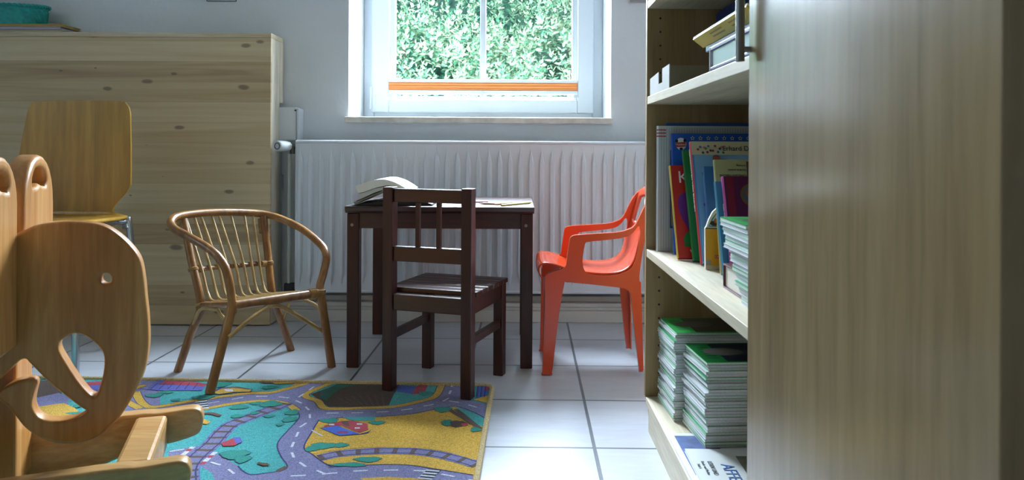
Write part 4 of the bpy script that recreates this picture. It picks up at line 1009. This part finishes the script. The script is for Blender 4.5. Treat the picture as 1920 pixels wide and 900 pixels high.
def blob(u, v, rx_, ry_, col, edge=True, wob=.12):
    c = G(u, v, rz); k = F/c.y; ay = c.y*c.y/(F*(H-rz)); R1, R2 = .8*rx_/k, .8*ry_*ay; sd_ = (u*7+v*3) % 6.28
    def ring_(s): return [(c.x+R1*s*math.cos(a)*(1+wob*math.sin(3*a+sd_)+wob*.6*math.sin(7*a+sd_)), c.y+R2*s*math.sin(a)*(1+wob*math.sin(3*a+sd_)+wob*.6*math.sin(7*a+sd_))) for a in [2*PI*i/30 for i in range(30)]]
    if edge: rp(ring_(1.05), 'navy', True)
    rp(ring_(1.0), col, True)
# clip-safe base regions
rp([(598,786),(643,782),(703,781),(760,776),(811,764),(853,762),(905,785),(916,790),(890,895),(882,935),(610,935),(580,860),(570,838),(584,810)], 'yel')
rp([(853,764),(890,774),(912,786),(908,800),(880,795)], 'teal')
# roads
rp([(120,790),(180,775),(235,768),(262,766),(283,764.6),(353,754),(423,743.6),(470,738),(507,737),(540,729.6),(584,714.5),(632,714.5),(573,739),(596,753),(612,767),(598,788),(584,811),(570,839),(587,853),(606,867),(650,884),(760,940),(430,940),(470,890),(500,886),(533,881),(538,872),(528,858),(520,839),(524,825),(540,807),(561,783),(556,768),(540,758),(517,752),(482,751),(423,758),(365,770),(290,779),(200,790),(140,810)], 'road')
rp([(606,765),(680,766),(738,763.5),(785,754),(815,744),(827,719),(868,721),(864,746),(885,751),(919,759),(912,786),(890,774),(853,762),(808,769),(773,776),(703,782),(643,783),(590,790)], 'road')
rp([(600,874),(670,873),(727,871),(773,873),(820,880),(888,891),(880,925),(843,905),(773,896),(726,894),(645,898),(600,905)], 'road')
rp([(376,874),(395,852),(409,851),(447,874),(458,884),(472,889),(480,945),(395,945),(402,897),(397,887)], 'road')
rp([(316,845),(372,836),(356,858),(316,858)], 'road')
rp([(250,712),(300,714),(300,760),(262,766),(225,768),(232,740)], 'road')
# field, grass and yellow kerbs of the upper block
rp([(642,716),(582,739),(603,752),(615,762),(680,762),(728,760),(733,745),(760,718),(830,719),(815,743),(785,752),(728,760),(700,700)], 'brown') if False else None
rp([(646,717),(582,739),(603,752),(616,763),(680,763),(729,760),(738,740),(752,719)], 'brown')
rp([(729,760),(738,740),(752,719),(826,719),(814,743),(785,752),(738,761)], 'teal')
for i in range(7):
    rline([(632+i*14, 745-i*1.2),(660+i*10, 760)], .004, 'tie')
rp([(600,735),(640,716),(690,717),(640,728),(622,741),(612,752),(600,745)], 'dgreen')
rp([(742,734),(748,722),(780,725),(772,739)], 'blue'); rp([(772,739),(780,725),(790,720),(802,722),(798,733),(786,739)], 'red'); blob(798,738,16,5,'green')
rp([(500,736),(540,727),(562,714),(592,714),(548,729),(512,738)], 'yel')
for ln, w_ in (([(255,735),(262,750),(276,762),(300,762),(353,753),(423,742.6),(470,737),(507,736),(542,728),(588,714.5)], .020), ([(365,771),(423,759),(481,752),(517,753),(541,759),(557,770)], .019), ([(634,714),(573,739),(596,752),(613,766),(680,765),(738,762.5),(785,753),(816,743),(829,720)], .019), ([(262,766),(230,746),(250,730),(272,722)], .02)):
    rline(ln, w_+.004, 'navy'); rline(ln, w_, 'yel')
# outlines of the big road
for ln in ([(557,770),(561,783),(540,807),(524,825),(520,839),(528,858),(538,872),(533,881),(500,887),(470,890),(455,883),(446,874)], [(598,787),(584,811),(570,839),(587,853),(606,867),(625,877)], [(598,788),(643,783),(703,782),(773,776),(808,769),(853,762),(890,774),(912,786)], [(615,877),(670,873),(727,871),(773,873),(820,880),(887,891)]):
    rline(ln, .0035, 'navy')
# rails
def rail(ln, w_, per):
    rline(ln, w_, 'lil'); rline(ln, w_*.92, 'road'); rline(ln, w_*.9, 'tie', dash=(.011, per, 0))
    for sgn in (-1, 1):
        pts = [Vector((G(u, v, rz).x, G(u, v, rz).y, 0)) for u, v in ln]; out = []
        for i, p in enumerate(pts):
            t = (pts[min(i+1, len(pts)-1)] - pts[max(i-1, 0)]).normalized(); out.append(p + Vector((-t.y, t.x, 0))*sgn*w_*.33)
        layer[0] += 1; z = rz + .000012*layer[0]; pp2 = catmull(out, 5, False)
        for i in range(len(pp2)-1):
            t = (pp2[i+1]-pp2[i]).normalized(); nn = Vector((-t.y, t.x, 0))*.0018
            b.add([(q.x, q.y, z) for q in (pp2[i]+nn, pp2[i]-nn, pp2[i+1]-nn, pp2[i+1]+nn)], [(0,1,2,3)], RK.index('navy'))
rail([(535,756),(523,762),(488,774.5),(451,789),(432,797),(414,813),(400,830),(386,842),(368,858),(354,877),(352,900),(360,925)], .046, .037)
rail([(598,859),(633,851.5),(668,848),(715,845.5),(773,846.5),(820,852),(867,863),(891,871)], .036, .04)
rline([(590,850),(633,843),(690,838),(773,839),(830,845),(892,862)], .006, 'yel')
rline([(520,884),(537,875)], .012, 'tie')
# level crossing gates, dashes, zebra crossings
for ln in ([(337,858),(362,838)], [(378,871),(404,848)]):
    rline(ln, .011, 'white'); rline(ln, .011, 'red', dash=(.014, .034, 0))
for ln in ([(290,772),(353,763),(423,751),(470,744),(515,744),(545,748),(565,757),(580,772),(578,790),(565,800),(553,825),(546,845),(556,862),(570,872),(600,885)], [(560,745),(585,728),(600,718)], [(612,775),(680,774),(740,771),(790,763),(830,753),(842,740),(848,722)], [(842,752),(870,757),(905,768)], [(545,893),(600,890),(660,884),(740,882),(800,885),(880,900)], [(395,867),(420,875),(432,885),(432,900)], [(318,847),(350,842)]):
    rline(ln, .0055, 'white', dash=(.030, .062, 0))
rp([(366,753),(388,750),(392,765),(370,769)], 'black')
for i in range(4): rp([(366+i*1.1,753.5+i*4.2),(388+i*1.1,750.8+i*4.2),(388.6+i*1.1,752.8+i*4.2),(366.6+i*1.1,755.6+i*4.2)], 'white')
rp([(802,879),(828,882),(812,897),(784,899)], 'black')
for i in range(4): rp([(800-i*5,880.5+i*5),(825-i*4.4,883+i*5),(823-i*4.4,885.2+i*5),(797-i*5,883+i*5)], 'white')
rp([(585,806),(603,816),(606,818),(603,818.5),(584,808)], 'white')
# houses and trees
rp([(600,803),(634,799),(674,814),(690,810),(697,805),(690,813),(676,815),(636,818)], 'navy'); rp([(602,803.5),(632,798.5),(673,813.5),(637,817)], 'blue')
rp([(607,799),(640,790),(660,789),(689,795),(690,806),(674,812),(640,798),(607,801)], 'red'); rp([(640,792),(652,789),(655,800),(645,798)], 'tie')
for (u, v) in ((674,795.5),(670,803),(622,796.5)): rp([(u-5,v-1.2),(u+5,v-1.2),(u+5,v+1.4),(u-5,v+1.4)], 'white')
rp([(632,810),(650,809),(654,812),(634,813)], 'red')
rp([(642,783),(704,782),(703,789),(660,789)], 'teal')
blob(618,789,20,5.5,'green'); blob(707,793,18,4,'green')
blob(608,836,30,7,'green'); blob(640,835,16,5,'green'); blob(585,842,16,6,'green')
blob(690,862,30,6,'green'); blob(655,872,40,4.5,'green')
rp([(833,765),(842,765),(905,803),(893,803)], 'tie'); rp([(850,768),(860,768),(900,800),(890,800)], 'tie'); blob(830,768,20,6,'green'); blob(838,793,12,7,'green'); blob(858,795,18,7,'brown'); rp([(864,795),(876,794),(878,798),(867,799)], 'red'); blob(892,806,12,5,'green')
rp([(895,722),(918,722),(913,742),(892,747)], 'blue'); rp([(909,726),(924,726),(923,732),(907,733)], 'red'); rp([(888,750),(922,740),(919,758)], 'yel')
for i in range(3): rline([(897+i*7,723),(894+i*7,745)], .003, 'navy')
rp([(870,723),(880,722),(879,740),(866,745)], 'teal')
for (u, v, a_, c_) in ((448,764,20,5),(480,757,12,3.5),(508,758,24,7),(445,781,16,4),(478,775,10,3.5),(505,781,13,3),(548,774,15,6),(543,787,17,6),(525,797,9,3.5),(440,853,32,10),(455,862,18,8),(312,736,14,4),(290,742,18,5),(380,746,24,5),(410,722,26,6),(505,727,17,4),(330,751,10,3)): blob(u, v, a_, c_, 'green')
rp([(296,722),(312,715),(366,717),(388,721),(384,726),(362,724),(296,721)], 'red'); rp([(275,731),(296,713),(312,714),(296,722),(362,724),(384,726),(378,733),(300,733)], 'lil')
for i in range(6): rline([(282+i*16,731),(296+i*15,719)], .003, 'navy')
rp([(392,738),(412,728),(445,726),(474,731),(470,736),(440,737),(410,741)], 'navy'); rp([(398,738),(415,730),(445,728),(472,732),(468,735.5),(440,736),(410,740)], 'yel'); rp([(412,728),(445,726),(474,731),(466,731.5),(440,728.5)], 'tie'); rp([(420,731),(436,731),(438,735),(424,735)], 'white'); rp([(485,717),(525,712),(520,720),(495,720)], 'tie'); rp([(510,717),(560,713),(548,720),(515,721)], 'yel')
rp([(415,832),(440,822),(453,829),(440,837),(418,838)], 'red'); rp([(436,822),(450,821),(455,830),(444,834)], 'lil'); rp([(483,868),(502,870),(507,874),(494,875),(482,871)], 'tie'); rp([(380,786),(395,792),(388,797),(378,795)], 'yel'); rline([(376,778),(395,776),(413,781)], .012, 'tie')
# part seen through the elephant
rp([(70,716),(108,712),(118,745),(84,754),(66,744)], 'brown'); rp([(66,748),(110,738),(130,745),(128,760),(66,775)], 'road'); rp([(62,765),(120,757),(140,766),(150,775),(95,788),(62,785)], 'yel'); blob(148,762,12,4,'green'); blob(140,776,18,3,'green')
rp([(155,718),(200,716),(198,728),(168,730)], 'red'); rp([(168,724),(200,722),(196,736),(178,738)], 'lil'); blob(184,744,10,5,'green')
mk('pile', b, RM, rg)
e_ = MB(); e_.tube([(p.x, p.y, .0068) for p in rim], .0066, 8, closed=True); 
mk('binding', e_, pile('rug_binding', '#c4ae80'), rg, smooth=True)

# ------------------------------------------------------------------ outdoors
gr = mk('garden_ground', MB().box((-9, 3.6, -.6), (9, 14, -.5)), plain('grass', '#4d7a3a', .9, var=.3, vscale=6)); struct(gr)
def leafmat(name, c0, c1):
    m, nt, b = newmat(name); N = nt.nodes; L = nt.links
    g_ = N.new('ShaderNodeNewGeometry'); r = N.new('ShaderNodeValToRGB'); r.color_ramp.elements[0].color = lin(c0); r.color_ramp.elements[1].color = lin(c1)
    L.new(g_.outputs['Random Per Island'], r.inputs[0]); L.new(r.outputs[0], b.inputs['Base Color'])
    b.inputs['Roughness'].default_value = .4; b.inputs['Transmission Weight'].default_value = 0
    return m
def bush(name, c, R, n, ls, m_, label, seed, core=False):
    rnd = random.Random(seed); t = thing(name, (c[0], c[1], -.5), label, 'bush', 'bushes outside the window')
    b = MB()
    for i in range(n // 7):
        th = rnd.uniform(0, 2*PI); ph = math.acos(rnd.uniform(-1, 1)); q = rnd.uniform(.60, 1.0)
        lump = 1 + .22*math.sin(3.1*th+seed)*math.sin(4*ph+seed) + .12*math.sin(9*th+2*seed)*math.sin(8*ph)
        out = Vector((math.sin(ph)*math.cos(th), math.sin(ph)*math.sin(th), math.cos(ph)))
        c0_ = Vector((c[0]+R[0]*q*lump*out.x, c[1]+R[1]*q*lump*out.y, c[2]+R[2]*q*lump*out.z))
        if c0_.y > c[1]+R[1]*.35: continue
        up = (out*.6 + Vector((rnd.gauss(0,.3), -.25, .75+rnd.gauss(0,.25)))).normalized()
        e1 = up.orthogonal().normalized(); e2 = up.cross(e1); l0 = ls*rnd.uniform(.75, 1.2)
        for k in range(7):
            a = k*2.4 + rnd.uniform(-.4,.4); h_ = k/6
            p = c0_ + up*ls*1.5*h_
            rad_ = (e1*math.cos(a)+e2*math.sin(a))
            d = (rad_*(1-.55*h_) + up*(.35+.7*h_)).normalized(); nrm = (up - d*up.dot(d)).normalized()
            if k == 6: nrm = rad_ - d*rad_.dot(d); nrm.normalize()
            s_ = d.cross(nrm); l_ = l0*(1-.35*h_)*rnd.uniform(.8,1.15); w2 = l_*.24; bend = -nrm*l_*.14
            vs = [p, p+d*l_*.3+s_*w2*.85, p+d*l_*.65+s_*w2*.8+bend*.4, p+d*l_+bend, p+d*l_*.65-s_*w2*.8+bend*.4, p+d*l_*.3-s_*w2*.85, p+d*l_*.35-nrm*l_*.05, p+d*l_*.65+bend*.4-nrm*l_*.05]
            b.add(vs, [(0,1,6),(1,2,7,6),(2,3,7),(3,4,7),(4,5,6,7),(5,0,6)])
    mk('foliage', b, m_, t)
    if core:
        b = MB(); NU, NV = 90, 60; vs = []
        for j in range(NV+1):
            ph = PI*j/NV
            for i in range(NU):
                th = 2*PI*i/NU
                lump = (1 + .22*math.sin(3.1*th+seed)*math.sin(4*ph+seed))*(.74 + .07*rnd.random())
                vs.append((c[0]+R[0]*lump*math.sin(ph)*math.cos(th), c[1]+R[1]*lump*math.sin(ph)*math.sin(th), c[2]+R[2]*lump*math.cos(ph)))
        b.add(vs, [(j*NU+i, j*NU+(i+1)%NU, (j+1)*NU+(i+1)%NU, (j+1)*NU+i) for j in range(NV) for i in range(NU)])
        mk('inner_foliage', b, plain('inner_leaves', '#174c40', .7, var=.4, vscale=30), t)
    b = MB()
    for i in range(9):
        a = rnd.uniform(0, 2*PI); e = Vector((c[0]+R[0]*.7*math.cos(a), c[1]+R[1]*.5*math.sin(a), c[2]+R[2]*rnd.uniform(-.2,.8))); s_ = Vector((c[0]+.05*math.cos(a), c[1]+.05*math.sin(a), -.5))
        b.tube([s_, s_.lerp(e,.5)+Vector((0,0,.15)), e], [.03,.02,.006], 6)
    mk('stems', b, plain('bark', '#5a4a3a', .9), t, smooth=True)
L1 = leafmat('pale_leaf', '#3f8a68', '#cfe0bc'); L2 = leafmat('mid_leaf', '#3f8466', '#9cc8a0'); L3 = leafmat('dark_leaf', '#1f6450', '#4f9470')
bush('bush', (-.75, 6.0, .75), (.95, .8, 1.15), 26000, .055, L1, 'pale leaved bush filling the left half of the window view', 3)
bush('bush', (.25, 6.3, .8), (.75, .8, 1.25), 22000, .055, L1, 'pale leaved bush outside, just right of the window bar', 11)
bush('bush', (.75, 5.6, .6), (.65, .6, .75), 16000, .052, L1, 'low pale bush at the lower right corner of the window view', 17)
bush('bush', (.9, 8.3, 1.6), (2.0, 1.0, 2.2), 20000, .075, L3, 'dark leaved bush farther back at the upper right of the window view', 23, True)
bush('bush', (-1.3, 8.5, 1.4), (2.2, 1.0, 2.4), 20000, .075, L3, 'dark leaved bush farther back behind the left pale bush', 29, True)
